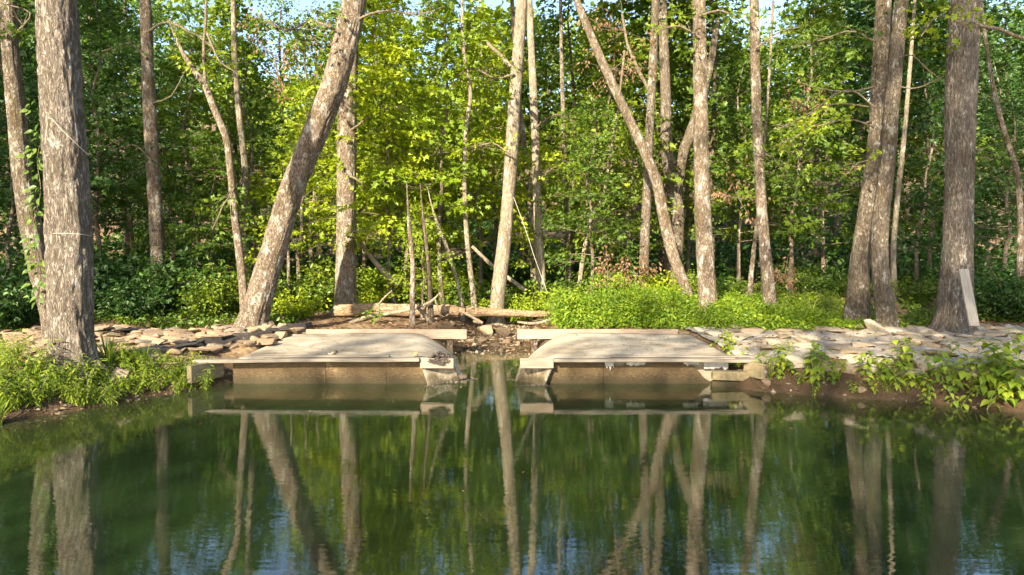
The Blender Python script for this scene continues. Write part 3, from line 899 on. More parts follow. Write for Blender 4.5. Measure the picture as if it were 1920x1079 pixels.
def pebbles(name, n, fn, smin, smax, mat, label):
    parts = []
    base = np.array([(1, 0, 0), (-1, 0, 0), (0, 1, 0), (0, -1, 0), (0, 0, 1), (0, 0, -1)], float)
    ft = np.array([(0, 2, 4), (2, 1, 4), (1, 3, 4), (3, 0, 4), (2, 0, 5), (1, 2, 5), (3, 1, 5), (0, 3, 5)])
    pts = fn(n)
    n = len(pts)
    sc = (smin + (smax - smin) * rng.random((n, 1, 1)) ** 2.5) * rng.uniform(.5, 1.2, (n, 1, 3)) * np.array([1, 1, .6])
    ang = rng.random(n) * 6.28
    V = base[None] * (1 + .35 * rng.normal(size=(n, 6, 1))) * sc
    c, s_ = np.cos(ang)[:, None], np.sin(ang)[:, None]
    V = np.stack([V[..., 0] * c - V[..., 1] * s_, V[..., 0] * s_ + V[..., 1] * c, V[..., 2]], -1) + pts[:, None]
    me = make_mesh(name, [(V.reshape(-1, 3), (np.arange(n)[:, None, None] * 6 + ft[None]).reshape(-1, 3))], mat, smooth=False, attr=np.repeat(rng.random(n), 6))
    o = link(name, me)
    return tag(o, label, name.replace('_', ' ').split()[-1], kind='stuff')

def pebble_mat():
    m, nt, out = new_mat('pebble')
    at = N(nt, 'ShaderNodeAttribute', attribute_name='lv')
    rp = ramp(nt, [(0, (.04, .03, .02)), (.4, (.10, .075, .05)), (.75, (.17, .125, .08)), (1, (.30, .25, .19))]); nt.links.new(at.outputs['Fac'], rp.inputs[0])
    finish(nt, out, rp.outputs[0], .7)
    return m
M['pebble'] = pebble_mat()
def stream_pts(n):
    y = 12.6 + 6 * rng.random(n) ** 1.3
    x = stream_x(y) + rng.normal(size=n) * .5
    return np.stack([x, y, ground_z(x, y) + .01], -1)
pebbles('stream_gravel', 2600, stream_pts, .012, .06, M['pebble'], 'dark wet gravel covering the stream bed behind the gap')
def mud_pts(n):
    x = np.concatenate([rng.uniform(3.6, 8, n // 2), rng.uniform(-7, -4.5, n // 2)])
    y = rng.uniform(7.5, 11, len(x))
    sd = pond_sd(x, y); k = (sd > -.05) & (sd < .8)
    return np.stack([x, y, ground_z(x, y) + .006], -1)[k]
pebbles('bank_pebbles', 5200, mud_pts, .008, .05, M['pebble'], 'pebbles and dead leaf scraps strewn on the muddy banks')

# ------------------------------------------------------------------ logs, branches, boards, cords
def limb_obj(name, pts, label, cat, mat, n=12, step=.12, amp=.1, kids=()):
    pts = np.array(pts, float)
    base = pts[0, :3].copy()
    pts[:, :3] -= base
    sp = spline(pts, step)
    parts = tube(sp[:, :3], sp[:, 3], n, lambda th, s, r: r * amp * 2 * (vnoise(np.cos(th) * 2 + 3, np.sin(th) * 2, s * 3 + base[0]) - .5))
    for kp in kids:
        kp = np.array(kp, float); kp[:, :3] -= base
        sk = spline(kp, step)
        parts += tube(sk[:, :3], sk[:, 3], max(5, n // 2), cap=False)
    o = link(name, make_mesh(name, parts, mat), None, base)
    return tag(o, label, cat)
def pw(l, d):
    """list of (px,py,width px[,d]) -> world points with radius"""
    out = []
    for t in l:
        dd = t[3] if len(t) > 3 else d
        p = P(t[0], t[1], dd)
        out.append((*p, max(.003, t[2] / 2 / F * dd * math.cos(math.atan((t[0] - 960) / F)))))
    return out
limb_obj('fallen_log', pw([(628, 582, 23), (700, 581, 24), (770, 582, 22), (845, 583, 18), (872, 585, 15)], 15.9), 'thick tan fallen log behind the left platform, cut end at left', 'log', M['log'], 18, .08, .12)
limb_obj('fallen_log', pw([(826, 580, 18), (880, 584, 19), (950, 587, 14), (1040, 590, 11)], 16.6), 'thinner fallen log spanning the stream behind the gap', 'log', M['log'], 16, .08, .12)
limb_obj('fallen_branch', pw([(655, 607, 9, 14.7), (685, 596, 8), (730, 588, 7), (775, 579, 6), (808, 566, 5), (822, 552, 3)], 14.9), 'bare bleached branch lying in front of the thick log', 'branch', M['dead_wood'], 8, .1, .1,
         [pw([(712, 590, 5), (710, 572, 4), (724, 555, 3), (735, 545, 2)], 14.9), pw([(815, 560, 4), (820, 575, 3), (822, 590, 2)], 14.9)])
limb_obj('fallen_branch', pw([(808, 606, 8), (795, 590, 7), (778, 572, 6)], 15.0), 'short stub of branch leaning on the thick log behind the left platform', 'branch', M['dead_wood'])
limb_obj('fallen_branch', pw([(655, 425, 5), (680, 462, 8), (715, 505, 10), (748, 535, 12)], 17), 'bare leaning branch beside the vertical trunk left of the stream', 'branch', M['dead_wood'])
limb_obj('fallen_branch', pw([(885, 462, 6), (925, 500, 7), (985, 545, 8)], 18.2), 'bare branch leaning behind the pale trunk at the stream', 'branch', M['dead_wood'])
limb_obj('fallen_branch', pw([(905, 606, 5), (880, 592, 5), (860, 582, 4)], 15.6), 'thin dead branch poking over the stream bed', 'branch', M['dead_wood'])
limb_obj('fallen_branch', pw([(970, 604, 4), (1000, 607, 5), (1030, 600, 5), (1050, 590, 3)], 15.7), 'curved thin root at the right edge of the stream bed', 'branch', M['dead_wood'])
for k in range(12):
    px, py = rng.uniform(700, 1020), rng.uniform(575, 618)
    c = G(px, py); a = rng.normal() * .5 + (math.pi if rng.random() < .5 else 0); ln = rng.uniform(.3, .9)
    q = [(*(c + np.array([math.cos(a) * ln * t, math.sin(a) * ln * .4 * t, .03 + .25 * t * rng.random() + rng.normal() * .02])), .016 * (1 - .7 * t)) for t in (0, .35, .7, 1)]
    limb_obj('stick', q, 'thin dead stick lying around the fallen logs at the stream', 'stick', M['dead_wood'], 6)['group'] = 'dead sticks by the logs'
b0, b1 = P(1810, 505, 13.0), P(1823, 612, 12.55)
lb = empty('leaning_board', (b1[0], b1[1], b1[2]))
L_ = float(np.linalg.norm(b0 - b1))
dv = Vector(b0 - b1)
ob = link('board', bevel_box('leaning_board', (.175, .04, L_), M['board_grey'], .004, .002), lb, dv / 2)
ob.rotation_euler = dv.to_track_quat('Z', 'Y').to_euler()
ob.rotation_euler.z += R(8)
tag(lb, 'grey weathered board leaning on the big right trunk', 'board')
limb_obj('guy_line', pw([(963, 370, .8, 17.1), (985, 430, .8, 16.7), (1003, 485, .8, 16.3), (1026, 548, .8, 15.9)], 16), 'thin white line slanting from the pale trunk to the weeds', 'cord', M['cord'], 5)
limb_obj('driftwood', pw([(612, 667, 8, 10.7), (622, 664, 10, 10.68), (632, 660, 6, 10.66)], 10.7), 'stub of driftwood on the left platform front edge', 'driftwood', M['bark_dark'], 8, .03, .3)
# small olive cup-shaped block
bl = empty('wood_block', (-1.525, 10.56, .455))
link('block_body', bevel_box('block_body', (.10, .07, .045), M['tin'], .012, .004), bl, (0, 0, .02))
link('block_rim', bevel_box('block_rim', (.13, .09, .016), M['tin'], .005, .002), bl, (0, 0, .05))
tag(bl, 'small olive block on the front edge of the left platform', 'block')
# debris clump
def clump_pts(n):
    a = rng.random(n) * 6.28; r = np.sqrt(rng.random(n))
    return np.stack([-1.12 + .19 * r * np.cos(a), 10.53 + .11 * r * np.sin(a), .37 - .05 * np.sin(a) * -1 * r + .13 * (1 - r * r) * rng.random(n) + .03], -1)
o = pebbles('debris_clump', 700, clump_pts, .012, .04, M['debris'], 'x')
o.pop('kind', None)
tag(o, 'dark clump of twigs and leaf debris on the left wing board', 'debris')
def wash_pts(n):
    c = np.array([(-1.12, 10.42), (-.95, 10.75), (.38, 10.5), (.12, 10.9), (-.75, 11.0)])
    p = c[rng.integers(0, 5, n)] + rng.normal(size=(n, 2)) * np.array([.11, .05])
    return np.stack([p[:, 0], p[:, 1], np.full(n, .005)], -1)
pebbles('drift_litter', 260, wash_pts, .008, .03, M['debris'], 'bark scraps and foam washed up in the stream gap')

# ------------------------------------------------------------------ big trees with trunks traced one by one
def extend_up(pts, top, taper=.86):
    """carry a traced trunk on to its full height, straightening up"""
    p, q = np.array(pts[0]), np.array(pts[1])
    dirv = nrm((p - q)[:3])
    out = []
    cur, r = p.copy(), p[3]
    while cur[2] < top:
        dirv = nrm(dirv * .8 + np.array([0, 0, .25]))
        cur = cur.copy(); cur[:3] += dirv * (1.6 if taper > .8 else .5)
        r = max(.006 if taper < .8 else .03, r * taper); cur[3] = r
        out.append(cur)
    return out[::-1] + list(pts)

def traced_tree(kind, pix, d, label, bark, top=17, crown=True, near=False, flare=1.35, cs=1.0, amp=.012, group=None, kids=()):
    pts = pw(pix, d)
    x, y, z, r = pts[-1]
    g0 = gz(x, y)
    e = empty(kind, (x, y, g0))
    low = pts[-1]
    if low[2] > g0 + .5:
        dv = np.array(pts[-1]) - np.array(pts[-2]); k = (low[2] - g0) / max(.2, -dv[2])
        x += dv[0] * k * .6; pts.append((x, y, g0 + .12, r * 1.05))
    pts.append((x, y, g0 - .02, r * flare)); pts.append((x, y, g0 - .35, r * flare * 1.2))
    pts = extend_up(pts, top) if top else extend_up(pts, pts[0][2] + .6, .5)
    A_ = np.array(pts)[::-1].copy()
    A_[:, :3] -= np.array([e.location.x, e.location.y, e.location.z])
    sp = spline(A_, .035 if near else .10)
    sd_ = float(rng.random() * 50)
    tr = make_mesh('trunk', tube(sp[:, :3], sp[:, 3], 120 if near else 26, bark_disp(amp, sd_, 15 if near else 9, 3.2 if near else 3)), bark)
    link('trunk', tr, e)
    if crown:
        tp = A_[-1]
        pr = random.choice(CROWNS)
        rz = rng.random() * 6.28
        zz = tp[2] - 8.5 * cs
        i = int(np.argmin(np.abs(A_[:, 2] - (tp[2] - 5))))
        loc = (A_[i, 0], A_[i, 1], zz)
        tag(link('branches', pr[1], e, loc, (0, 0, rz), cs), kind='stuff')
        link('crown', pr[2], e, loc, (0, 0, rz), cs)
    for kp in kids:
        kq = np.array(pw(kp[0], kp[1]))
        kq[:, :3] -= np.array([e.location.x, e.location.y, e.location.z])
        sk = spline(kq, .12)
        jit = np.cumsum(rng.normal(size=(len(sk), 3)) * .008, 0)
        link('branch', make_mesh('branch', tube(sk[:, :3] + jit, sk[:, 3], 6), M['twig'] if kq[0, 3] < .05 else bark), e)
    tag(e, label, 'tree', group)
    return e

# canopy crowns: origin at the crown's underside
def canopy_proto(k):
    return tree_proto('canopy%d' % k, 10.0, .4, 3.6, 44, 7, 22, .55, .17, M['leaf'], M['bark_grey'], .16)
CROWNS = [canopy_proto(k) for k in range(3)]

traced_tree('hardwood_tree', [(102, -30, 76), (112, 130, 78), (124, 300, 82), (130, 450, 86), (132, 600, 84), (138, 668, 88)], 9.6,
            'thick grey furrowed trunk with cord around it, standing on left bank', M['bark_oak'], 23, near=True, flare=1.15, amp=.026)
traced_tree('hardwood_tree', [(13, -20, 33), (22, 120, 35), (33, 240, 37), (45, 350, 40), (66, 470, 44), (95, 580, 46)], 12.2,
            'grey mossy leaning trunk with a vine, behind the thick trunk at left', M['bark_grey'], 21, amp=.012, near=True)
traced_tree('hardwood_tree', [(272, -10, 22), (276, 80, 23), (278, 150, 25), (287, 310, 27), (296, 470, 28), (298, 540, 30)], 17.4,
            'straight brown trunk alone in the dark wood at left', M['bark_tan'], 18, kids=[([(284, 195, 3), (320, 180, 3), (345, 140, 2), (356, 95, 2)], 17.3)])
traced_tree('hardwood_tree', [(352, 115, 10), (384, 160, 13), (402, 205, 14), (425, 262, 14), (433, 330, 14), (440, 400, 15), (452, 500, 16), (459, 590, 17)], 14.9,
            'thin crooked pinkish trunk just left of the big leaning trunk', M['bark_tan'], None, crown=False, flare=1.2, amp=.006,
            kids=[([(384, 160, 7), (386, 60, 6), (390, -30, 5)], 14.9)])
traced_tree('hardwood_tree', [(437, -10, 9), (441, 120, 11), (449, 220, 12), (460, 330, 13), (457, 430, 13), (470, 560, 15)], 19.5,
            'slender upright tree behind the crooked trunk', M['bark_pale'], 14, crown=False, amp=.006)
traced_tree('hardwood_tree', [(672, -45, 42), (655, 50, 44), (628, 150, 46), (596, 235, 47), (570, 300, 46), (543, 370, 46), (513, 470, 48), (490, 550, 51), (474, 605, 54)], 14.3,
            'big mottled trunk leaning right over the left platform', M['bark_tan'], 20, flare=1.2, amp=.014, near=True)
traced_tree('hardwood_tree', [(655, 60, 31), (652, 200, 35), (650, 300, 36), (649, 420, 37), (648, 560, 40)], 16.6,
            'straight vertical trunk behind the upper half of the big leaning trunk', M['bark_tan'], 22, amp=.012, near=True)
traced_tree('hardwood_tree', [(980, -30, 19), (972, 90, 22), (964, 200, 23), (957, 320, 24), (948, 430, 25), (935, 540, 27)], 17.2,
            'pale smooth trunk beside the stream behind the gap', M['bark_pale'], 20, flare=1.25, amp=.008,
            kids=[([(957, 125, 9), (935, 100, 8), (905, 70, 6), (880, 40, 4)], 17.2)])
traced_tree('hardwood_tree', [(992, -10, 11), (998, 130, 13), (1004, 260, 15), (1008, 400, 16), (1014, 520, 19)], 19.2,
            'slim lichen-grey trunk just right of the pale streamside trunk', M['bark_pale'], 16, cs=.8, amp=.007)
traced_tree('hardwood_tree', [(972, 170, 9), (980, 250, 10), (990, 340, 11), (996, 430, 12), (1002, 520, 13)], 21.5,
            'thin trunk seen between the pale trunk and the slim grey one', M['bark_tan'], 12, crown=False, amp=.006)
traced_tree('hardwood_tree', [(1078, -10, 11), (1105, 60, 14), (1135, 130, 16), (1180, 225, 17), (1213, 295, 19), (1232, 345, 20), (1245, 410, 21), (1262, 480, 21), (1288, 550, 20)], 16.6,
            'thin brown trunk leaning left across the right part of the wood', M['bark_tan'], 11, crown=False, amp=.008)
traced_tree('hardwood_tree', [(1229, -20, 13), (1225, 100, 15), (1219, 220, 16), (1214, 340, 17), (1208, 480, 19)], 19.5,
            'slim straight grey trunk crossed by the thin leaning one', M['bark_grey'], 17, cs=.8, amp=.007, kids=[([(1216, 170, 6), (1195, 130, 7), (1178, 90, 5), (1168, 30, 4)], 19.5)])
traced_tree('hardwood_tree', [(1244, 60, 17), (1248, 180, 19), (1250, 270, 22), (1258, 350, 26), (1266, 400, 34), (1262, 500, 34)], 22.5,
            'dark forked trunk in the wood behind the leaning trunk', M['bark_grey'], 17, cs=.8, kids=[([(1266, 395, 24), (1280, 300, 22), (1310, 220, 20), (1335, 130, 16), (1350, 40, 10)], 22.6)])
traced_tree('hardwood_tree', [(1310, -30, 24), (1312, 100, 25), (1314, 250, 27), (1317, 380, 30), (1322, 480, 33), (1328, 565, 36)], 15.4,
            'straight sunlit reddish trunk with peeling patches behind the right platform', M['bark_tan'], 20, flare=1.25, amp=.010, near=True)
traced_tree('hardwood_tree', [(1414, -30, 17), (1416, 120, 18), (1420, 250, 19), (1428, 390, 21), (1437, 500, 24), (1444, 575, 26)], 15.3,
            'slim straight trunk midway along the flagstone bank', M['bark_tan'], 20, cs=.9, flare=1.2, amp=.008)
traced_tree('hardwood_tree', [(1658, -30, 28), (1654, 80, 32), (1649, 170, 33), (1641, 280, 31), (1626, 390, 33), (1613, 490, 38), (1607, 580, 45)], 14.7,
            'lichen-spotted left trunk of the close pair at right', M['bark_grey'], 18, flare=1.2, amp=.012, near=True,
            kids=[([(1640, 163, 4), (1600, 170, 3), (1540, 162, 2), (1500, 150, 1.5)], 14.4), ([(1637, 200, 4), (1590, 170, 3), (1520, 215, 2), (1470, 240, 1.5)], 14.2), ([(1632, 200, 3), (1560, 195, 3), (1500, 225, 2), (1450, 245, 1.5)], 14.3)])
traced_tree('hardwood_tree', [(1693, -30, 26), (1683, 80, 27), (1674, 180, 28), (1666, 290, 29), (1653, 400, 31), (1649, 470, 33), (1654, 540, 36), (1662, 600, 41)], 14.0,
            'darker right trunk of the close pair at right', M['bark_grey'], 18, flare=1.15, amp=.012, near=True,
            kids=[([(1672, 110, 4), (1710, 105, 3), (1740, 130, 2.5), (1765, 150, 2)], 13.8), ([(1672, 160, 4), (1720, 165, 3), (1770, 140, 2)], 13.9)])
traced_tree('sapling', [(1702, 180, 8), (1694, 270, 9), (1682, 380, 10), (1675, 470, 11), (1677, 545, 13)], 18, 'thin tan stem behind the close pair of trunks', M['bark_pale'], 11, crown=False, amp=.005)
traced_tree('hardwood_tree', [(1810, -30, 57), (1805, 80, 58), (1801, 200, 60), (1799, 330, 57), (1796, 450, 58), (1792, 540, 64), (1787, 600, 68)], 13.6,
            'big pale grey trunk at right with a board leaning on it', M['bark_oak'], 18, flare=1.2, amp=.016, near=True,
            kids=[([(1828, 47, 9), (1870, 55, 9), (1905, 68, 8), (1960, 80, 7)], 13.4)])
traced_tree('sapling', [(1853, 110, 8), (1870, 200, 10), (1890, 270, 11), (1908, 330, 12), (1913, 420, 13), (1912, 520, 15)], 16, 'thin bent stem at the far right edge', M['bark_tan'], 10, crown=False, amp=.005)
traced_tree('sapling', [(867, -20, 6), (869, 90, 6), (882, 175, 7), (874, 240, 8), (871, 330, 8), (875, 440, 9), (888, 560, 11)], 16.9, 'wavy slender sapling left of the pale streamside trunk', M['bark_pale'], 10, crown=False, amp=.003)
traced_tree('sapling', [(768, 430, 8), (774, 500, 9), (773, 560, 10), (773, 608, 11)], 14.6, 'short bare stem just behind the left platform beam', M['bark_tan'], None, crown=False, amp=.003)
traced_tree('sapling', [(795, 430, 7), (803, 500, 9), (806, 560, 10), (808, 600, 11)], 15.1, 'short dark stem behind the bare stem at the left beam', M['bark_dark'], None, crown=False, amp=.003)
traced_tree('sapling', [(820, 420, 5), (840, 470, 6), (855, 520, 6), (866, 575, 7)], 16.4, 'thin slanting stem behind the thinner log', M['bark_pale'], None, crown=False, amp=.003)
traced_tree('sapling', [(1056, 230, 8), (1060, 340, 9), (1064, 430, 10), (1066, 500, 11)], 21, 'slim stem in shade right of the slim grey trunk', M['bark_tan'], 11, crown=False, amp=.003)
traced_tree('sapling', [(1142, 310, 5), (1130, 370, 6), (1108, 410, 7), (1094, 480, 8)], 19.5, 'slanting pale stem in the gap between weeds and wood', M['bark_pale'], 7, crown=False, amp=.003)
traced_tree('sapling', [(535, 380, 4), (540, 450, 5), (541, 520, 6)], 16.6, 'thin stem behind the foot of the big leaning trunk', M['bark_tan'], None, crown=False, amp=.003)
traced_tree('sapling', [(1418, 430, 7), (1412, 480, 9), (1408, 520, 10)], 18.5, 'thin tan stem left of the slim midway trunk', M['bark_tan'], 9, crown=False, amp=.003)

def bough(tree, pix, d, n, r, mat, L=.12):
    """a leafy branch of a traced tree: branch > leaves"""
    q = np.array(pw(pix, d)); b = np.array(tree.location)
    q[:, :3] -= b
    sk = spline(q, .15)
    sk[:, :3] += np.cumsum(rng.normal(size=(len(sk), 3)) * .012, 0)
    parts = tube(sk[:, :3], sk[:, 3], 5)
    T = nrm(sk[-1, :3] - sk[0, :3])
    C, O = [], []
    for i in range(n):
        u = rng.integers(len(sk) // 4, len(sk))
        off = rng.normal(size=3) * np.array([1, 1, .45]) * r
        C.append(sk[u, :3] + off); O.append(nrm(off + T * .3))
        parts += tube(np.stack([sk[max(0, u - 2), :3], sk[u, :3] + off * .55 + np.array([0, 0, .04]), sk[u, :3] + off]), [.006, .004, .002], 3, cap=False)
    o = link('branch', make_mesh('bough', parts, M['twig']), tree)
    pos, ax, nn, var = spray_leaves(np.array(C), np.array(O), 13, .26, .18, .7)
    Ls = L * rng.uniform(.6, 1.2, len(pos))
    link('leaves', leaf_mesh('bough_leaves', pos, ax, nn, Ls, Ls * .8, mat, 'maple', var), o)
TR = {o['label'].split(',')[0]: o for o in COL.objects if o.type == 'EMPTY' and o.get('category') == 'tree'}
def T_(key): return next(o for k, o in TR.items() if key in k)
bt, lf = M['leaf_sunlit'], M['leaf']
tw, bl_, st_, pl, rd, md, ln_, cr_, sl, bg = (T_('left trunk of the close pair'), T_('straight brown'), T_('straight vertical'), T_('pale smooth'), T_('reddish'), T_('midway'), T_('mottled'), T_('crooked'), T_('lichen-grey trunk'), T_('big pale grey'))
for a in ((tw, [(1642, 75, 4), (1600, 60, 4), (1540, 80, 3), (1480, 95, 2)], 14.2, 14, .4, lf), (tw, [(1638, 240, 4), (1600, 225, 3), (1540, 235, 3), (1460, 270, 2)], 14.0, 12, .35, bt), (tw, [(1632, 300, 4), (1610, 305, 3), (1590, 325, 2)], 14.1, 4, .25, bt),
          (bl_, [(275, 60, 6), (310, 40, 5), (360, 60, 4), (400, 95, 2)], 17.2, 16, .5, lf), (bl_, [(276, 110, 6), (240, 80, 5), (190, 95, 3)], 17.2, 14, .5, M['leaf_shaded']), (bl_, [(284, 300, 4), (250, 270, 4), (210, 280, 2)], 17.2, 8, .5, M['leaf_shaded']),
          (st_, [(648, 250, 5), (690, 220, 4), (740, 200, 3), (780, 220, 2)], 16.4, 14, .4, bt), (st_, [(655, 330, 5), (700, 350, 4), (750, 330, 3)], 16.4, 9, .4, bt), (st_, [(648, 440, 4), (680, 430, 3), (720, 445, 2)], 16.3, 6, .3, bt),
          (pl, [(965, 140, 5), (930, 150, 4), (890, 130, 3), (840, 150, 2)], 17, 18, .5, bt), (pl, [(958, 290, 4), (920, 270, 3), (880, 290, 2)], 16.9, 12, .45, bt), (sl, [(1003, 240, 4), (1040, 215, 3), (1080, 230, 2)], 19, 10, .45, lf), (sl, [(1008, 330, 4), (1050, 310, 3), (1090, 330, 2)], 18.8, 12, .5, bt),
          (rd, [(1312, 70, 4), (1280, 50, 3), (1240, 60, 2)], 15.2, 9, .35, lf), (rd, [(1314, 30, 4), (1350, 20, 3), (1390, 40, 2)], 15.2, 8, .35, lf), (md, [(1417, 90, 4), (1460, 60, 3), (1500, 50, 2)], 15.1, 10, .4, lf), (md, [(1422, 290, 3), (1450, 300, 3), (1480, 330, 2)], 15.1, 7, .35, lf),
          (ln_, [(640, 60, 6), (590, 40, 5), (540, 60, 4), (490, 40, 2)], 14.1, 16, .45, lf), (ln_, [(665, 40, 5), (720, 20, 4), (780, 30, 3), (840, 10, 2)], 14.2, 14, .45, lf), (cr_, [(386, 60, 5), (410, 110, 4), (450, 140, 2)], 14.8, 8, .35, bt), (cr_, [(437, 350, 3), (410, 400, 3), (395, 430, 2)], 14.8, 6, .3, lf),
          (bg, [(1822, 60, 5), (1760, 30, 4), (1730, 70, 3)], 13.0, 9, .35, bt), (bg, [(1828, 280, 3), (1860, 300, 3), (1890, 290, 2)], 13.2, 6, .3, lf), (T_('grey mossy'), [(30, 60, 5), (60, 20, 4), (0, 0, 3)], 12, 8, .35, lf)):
    bough(*a)

# cords on the thick left trunk
def ring_cord(label, pts_px, d0):
    limb_obj('cord', pw(pts_px, d0), label, 'cord', M['cord'], 5, .04, .02)
ring_cord('pale cord tied level round the thick left trunk', [(86, 436, 1.1, 9.5), (100, 438, 1.1, 9.30), (128, 438, 1.1, 9.245), (155, 440, 1.1, 9.30), (170, 443, 1.1, 9.5)], 9.3)
ring_cord('thin pale cord sagging diagonally round the thick left trunk, with a knot', [(80, 219, 1.1, 9.45), (98, 224, 1.1, 9.30), (112, 240, 1.1, 9.25), (135, 262, 1.1, 9.25), (158, 284, 1.1, 9.38), (166, 290, 4, 9.5)], 9.3)

# ------------------------------------------------------------------ the wood behind
UND = [tree_proto('maple%d' % k, h, z0, r, nb, 6, 24, .40, (.165, .20, .125)[k], M['leaf'], M['bark_tan'], .06, top='tall', shape='maple', bend=.35, flat=.13, tilt=.6)
       for k, (h, z0, r, nb) in enumerate([(7.5, 1.5, 2.1, 34), (8.8, 2.2, 2.4, 38), (6.2, 1.1, 2.0, 28)])]
BACK = [tree_proto('wood%d' % k, 15, z0, 2.8, 46, 6, 18, .6, (.15, .20, .26)[k], M['leaf'], M['bark_dark'], .17, shape='hex') for k, z0 in enumerate([3.0, 4.5, 6.0])]

def at(px, d):
    x = (px - 960) / F * d
    return (x, d, gz(x, d))
und = [(20, 17.5, .9, 'dark'), (170, 18.5, 1.0, 'dark'), (250, 23, 1.1, 'dark'), (370, 19.5, .95, ''), (390, 17.8, .5, ''), (555, 18.2, .85, 'bright'), (585, 21, 1.05, 'bright'), (740, 17.2, .72, 'bright'), (790, 15.7, .42, 'bright'),
       (760, 18.5, .95, 'bright'), (830, 17.8, .92, 'bright'), (800, 21.5, 1.15, 'bright'), (900, 20.5, 1.05, 'bright'), (925, 23.5, 1.1, 'bright'), (1055, 20.8, .9, 'bright'), (1110, 18.8, .75, ''), (1120, 23, 1.1, ''), (1170, 21.5, .8, ''),
       (1385, 22, .95, ''), (1480, 20.5, .95, ''), (1545, 24, 1.1, ''), (1720, 20, .9, 'dark'), (1745, 23.5, 1.1, ''), (1880, 18.5, .85, 'dark'), (1930, 21.5, 1.05, 'dark'), (-60, 20, 1.1, 'dark'), (100, 22, 1.1, 'dark'),
       (480, 23.5, 1.1, ''), (680, 23.5, 1.15, 'bright'), (330, 26, 1.1, 'dark'), (1290, 25, 1.05, ''), (1420, 27, 1.0, ''), (1640, 26, 1.1, ''), (1850, 26, 1.1, 'dark'), (20, 26, 1.1, 'dark')]
LAND = [(15, 'the far left edge'), (130, 'the thick left trunk'), (290, 'the lone straight brown trunk'), (440, 'the thin crooked trunk'), (545, 'the big leaning trunk'), (650, 'the vertical trunk by the leaning one'),
        (775, 'the bare stems'), (880, 'the wavy sapling'), (950, 'the pale streamside trunk'), (1010, 'the slim lichen-grey trunk'), (1110, 'the bright weed patch'), (1215, 'the crossed slim trunk'),
        (1322, 'the reddish sunlit trunk'), (1430, 'the slim midway trunk'), (1640, 'the close pair of trunks'), (1795, 'the big pale grey trunk'), (1910, 'the far right edge')]
def where(px, d):
    q, nm = min(LAND, key=lambda t: abs(t[0] - px))
    sd = 'straight behind' if abs(px - q) < 22 else ('behind and left of' if px < q else 'behind and right of')
    dep = 'close' if d < 18.3 else ('some way' if d < 22.5 else ('well' if d < 29 else ('far' if d < 40 else 'farthest')))
    return dep + ' ' + sd + ' ' + nm
mm_ = {'dark': M['leaf_shaded'], 'bright': M['leaf_sunlit'], '': None}  # leaf colour carries the sunlit centre and the shaded sides of the wood
reg = lambda px: 'at the left' if px < 520 else ('above the logs, by the big leaning trunk' if px < 960 else ('right of the stream' if px < 1350 else 'at the right'))
for k, (px, d, sc, tone) in enumerate(und):
    place_tree('maple_tree', UND[k % 3], at(px, d), rng.random() * 6.28, sc, '%s layered maple %s' % ({'dark': 'shade-dark green', 'bright': 'bright yellow-green', '': 'mid green'}[tone], where(px, d)),
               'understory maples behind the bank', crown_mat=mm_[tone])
for k in range(46):
    d = 24 + 30 * ((k * .618) % 1) ** 1.1
    px = -150 + 2220 * ((k * .7548776) % 1)
    if d < 32 and 1330 < px < 1600: d += 9
    hs = (.56 if k % 6 else .8) if 300 < px < 900 else (.78 if 900 <= px < 1450 else 1.0)
    place_tree('forest_tree', BACK[k % 3], at(px, d), rng.random() * 6.28, rng.uniform(.85, 1.15) * hs, 'tall leafy tree %s' % where(px, d), 'background forest trees',
               crown_mat=M['leaf_shaded'] if (k % 3 == 0 or px < 480 or px > 1340) else None)  # outer trees get the darker leaf colour in place of shade

# unseen trees added on the near and left banks to cast shade
for k, (x, y, sc, pr) in enumerate([(-17.5, 1.5, 1.25, 0), (-22.5, .5, 1.35, 0), (-27, -4, 1.5, 0), (-20, -2, 1.5, 1), (-24.5, 3, 1.4, 0), (-14.2, -14.5, 1.12, 0), (-10.0, -14.5, 1.15, 0), (-6.2, -14.6, 1.5, 0), (-3.4, -17, 1.75, 1), (-1.2, -15.5, 1.7, 0), (3, -16, 1.6, 0), (-22, -5, 1.7, 0), (-28, 1, 1.6, 1)]):
    place_tree('hardwood_tree', BACK[pr], (x, y, gz(x, y)), k * 1.7, sc, 'unseen tall leafy tree added behind the viewer to cast shade', 'unseen shade trees on the near pond bank')

for px, d, sc in ((455, 33, .85), (540, 36, .88), (600, 30, .76), (665, 33, .83), (730, 40, .9)):
    place_tree('forest_tree', BACK[int(px) % 3], at(px, d), rng.random() * 6.28, sc, 'light green leafy tree %s' % where(px, d), 'background forest trees')

# far hillside wood, one mass
n = 5200
C = np.stack([rng.uniform(-75, 75, n), rng.uniform(52, 95, n), np.zeros(n)], -1)
C[:, 2] = ground_z(C[:, 0], C[:, 1]) + 14 * rng.random(n) ** .8 * (.6 + .8 * vnoise(C[:, 0] * .12, C[:, 1] * .12, 9))
az_ = C[:, 0] / C[:, 1]
C[:, 2] -= np.where((az_ > -.42) & (az_ < -.08), .5, 0) * (C[:, 2] - ground_z(C[:, 0], C[:, 1]))
pos, ax, nn, var = spray_leaves(C, nrm(rng.normal(size=(n, 3))), 12, 1.1)
far = link('far_woodland', leaf_mesh('far_woodland', pos, ax, nn, .55, .45, M['leaf'], 'rhomb', var))
tag(far, 'distant wooded hillside seen through the trunks', 'woodland', kind='stuff')

